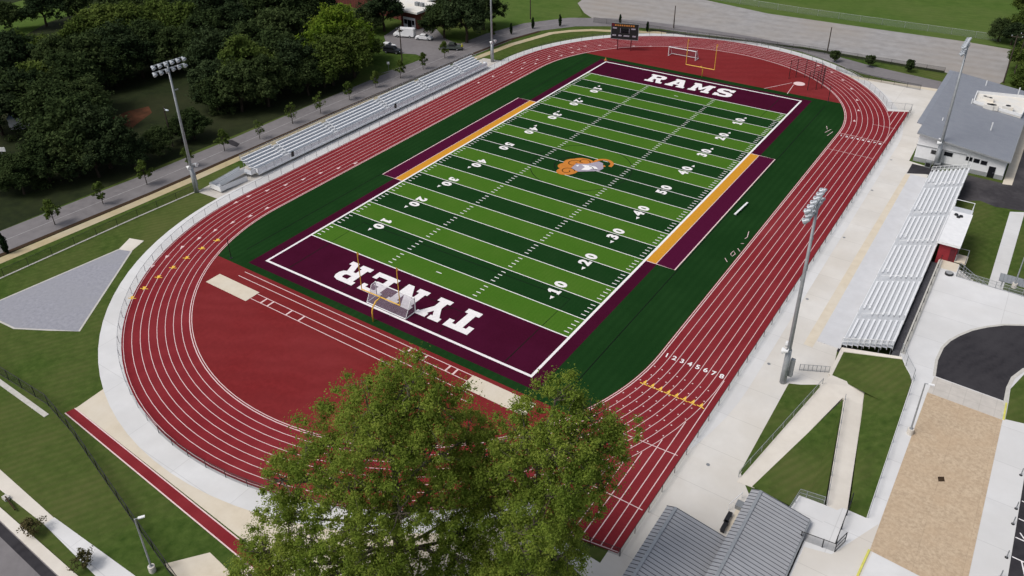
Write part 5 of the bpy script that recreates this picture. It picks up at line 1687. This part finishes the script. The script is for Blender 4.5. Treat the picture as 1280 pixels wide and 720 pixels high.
# the two big foreground trees
def big_tree(label, base, lobes, seed, per, nclump):
    r = random.Random(seed)
    t = thing('oak_tree', label, 'tree', (*base, 0))
    tb = B()
    top = max(up_at(u, v, base, o).z for u, v, _, o in lobes)
    fork = Vector((base[0] + .2, base[1] + .2, 6.5))
    tb.tube([(base[0], base[1], 0), (base[0] + .1, base[1], 1.0), (base[0] + .1, base[1] + .15, 3.5), fork], [.95, .62, .52, .46], 12, False)
    spine = [fork]
    for z in (10, 14, 18, 22):
        if z < top - 3:
            spine.append(Vector((base[0] + r.uniform(-.7, .7), base[1] + r.uniform(-.7, .7), z)))
    tb.tube(spine, [.46, .36, .28, .18, .12][:len(spine)], 9, False)
    cs, rs = [], []
    for (u, v, lr, off) in lobes:
        c = up_at(u, v, base, off)
        if c.z < 3.2:
            c.z = 3.2
        src = min(spine, key=lambda q: (q - c).length + (2.5 if q.z > c.z - 1 else 0))
        limb(tb, src, c, .20, .09, r, .14, 6)
        n_here = int(nclump * lr * lr / 12)
        twigs = []
        for k in range(9):
            d = Vector((r.gauss(0, 1), r.gauss(0, 1), r.gauss(.35, .8))).normalized()
            q = c + d * lr * r.uniform(.6, .9)
            limb(tb, c, q, .075, .022, r, .16, 4)
            twigs.append(q)
        for k in range(n_here):
            d = Vector((r.gauss(0, 1), r.gauss(0, 1), r.gauss(.2, .85))).normalized()
            q = c + d * lr * (r.random() ** .35) * 1.08
            cs.append((q.x, q.y, q.z))
            rs.append(r.choice((.55, .75, .95, 1.2)) * (1.05 if lr > 3 else .9))
            if k % 3 == 0:
                s_ = min(twigs, key=lambda w_: (w_ - q).length)
                limb(tb, s_, q, .022, .008, r, .1, 3)
    part('trunk', tb, 'bark_pale', t)
    off = np.array([base[0], base[1], 0])
    me = leaf_mesh('crown', np.array(cs) - off, rs, per, .098, LEAF['oak'], .75, seed, True)
    o = bpy.data.objects.new('crown', me)
    COL.objects.link(o)
    o.parent = t


big_tree('large leafy tree at the bottom centre, left one of two hiding the south bend', (31, -87.5),
         [(512, 482, 2.8, 0), (462, 512, 3.2, 0), (548, 505, 2.6, -1), (412, 552, 3.1, 1), (478, 556, 3.4, -3), (540, 560, 3.0, -3), (380, 600, 2.7, 0), (435, 610, 3.2, -3), (505, 525, 3.2, 3), (585, 545, 2.6, 2), (362, 648, 2.6, 0), (402, 680, 3.0, -2), (470, 678, 2.7, -4), (548, 628, 2.8, -3), (585, 668, 2.8, -2), (345, 704, 2.6, 0), (520, 725, 3.4, -3), (440, 735, 3.2, -2), (592, 600, 2.4, 1), (352, 600, 1.8, 0), (330, 690, 2.2, 0), (318, 722, 2.2, 0), (612, 632, 2.4, 0), (600, 572, 2.2, 1), (572, 585, 2.3, 2), (560, 690, 2.6, -3), (520, 592, 2.2, 3), (500, 640, 2.3, -5), (448, 655, 2.4, -4), (395, 725, 2.8, -2), (468, 712, 2.6, -5)], 5, 205, 64)
big_tree('large leafy tree at the bottom centre, right one of two beside the sprint chute', (43, -81.5),
         [(694, 500, 2.3, 0), (735, 525, 2.1, 1), (656, 545, 2.7, 0), (778, 542, 1.7, 1), (706, 562, 2.9, -2), (642, 592, 2.8, 0), (742, 572, 2.0, 0), (682, 622, 2.9, -2), (628, 640, 2.6, 0), (655, 690, 2.8, -2), (605, 715, 2.8, -1), (700, 668, 1.9, 0), (680, 728, 2.6, 0), (625, 562, 2.4, 2), (606, 600, 2.2, 1), (715, 600, 2.2, -1), (760, 565, 1.6, 1), (722, 638, 2.0, 0), (706, 692, 2.1, 0), (748, 602, 1.7, 0), (668, 655, 2.4, -4), (640, 725, 2.8, -3), (700, 640, 1.8, 0)], 9, 205, 64)

# ------------------------------------------------------------------ light
w = bpy.data.worlds.new("World")
scene.world = w
w.use_nodes = True
nt = w.node_tree
bg = nt.nodes["Background"]
sky = nt.nodes.new("ShaderNodeTexSky")
sky.sky_type = 'NISHITA'
sky.sun_disc = False
SD = Vector((-.45, -.75, 1.25)).normalized()    # towards the sun
sky.sun_elevation = math.asin(SD.z)
sky.sun_rotation = math.atan2(SD.x, SD.y)
sky.dust_density = 4.0
sky.air_density = 1.0
sky.ozone_density = 1.0
hs = nt.nodes.new("ShaderNodeHueSaturation")      # cloud-greyed sky light
hs.inputs["Saturation"].default_value = .55
nt.links.new(sky.outputs["Color"], hs.inputs["Color"])
nt.links.new(hs.outputs["Color"], bg.inputs["Color"])
bg.inputs["Strength"].default_value = .09
sl_ = bpy.data.lights.new("sun", 'SUN')
sl_.energy = 1.5
sl_.angle = math.radians(22)
sl_.color = (1.0, .95, .88)
so = bpy.data.objects.new("sun", sl_)
COL.objects.link(so)
so.rotation_euler = (-SD).to_track_quat('-Z', 'Y').to_euler()
so.location = (0, 0, 150)
vs = scene.view_settings
vs.view_transform = 'Standard'
vs.look = 'None'
vs.exposure = 0.46
vs.gamma = 1.0
vs.use_curve_mapping = False
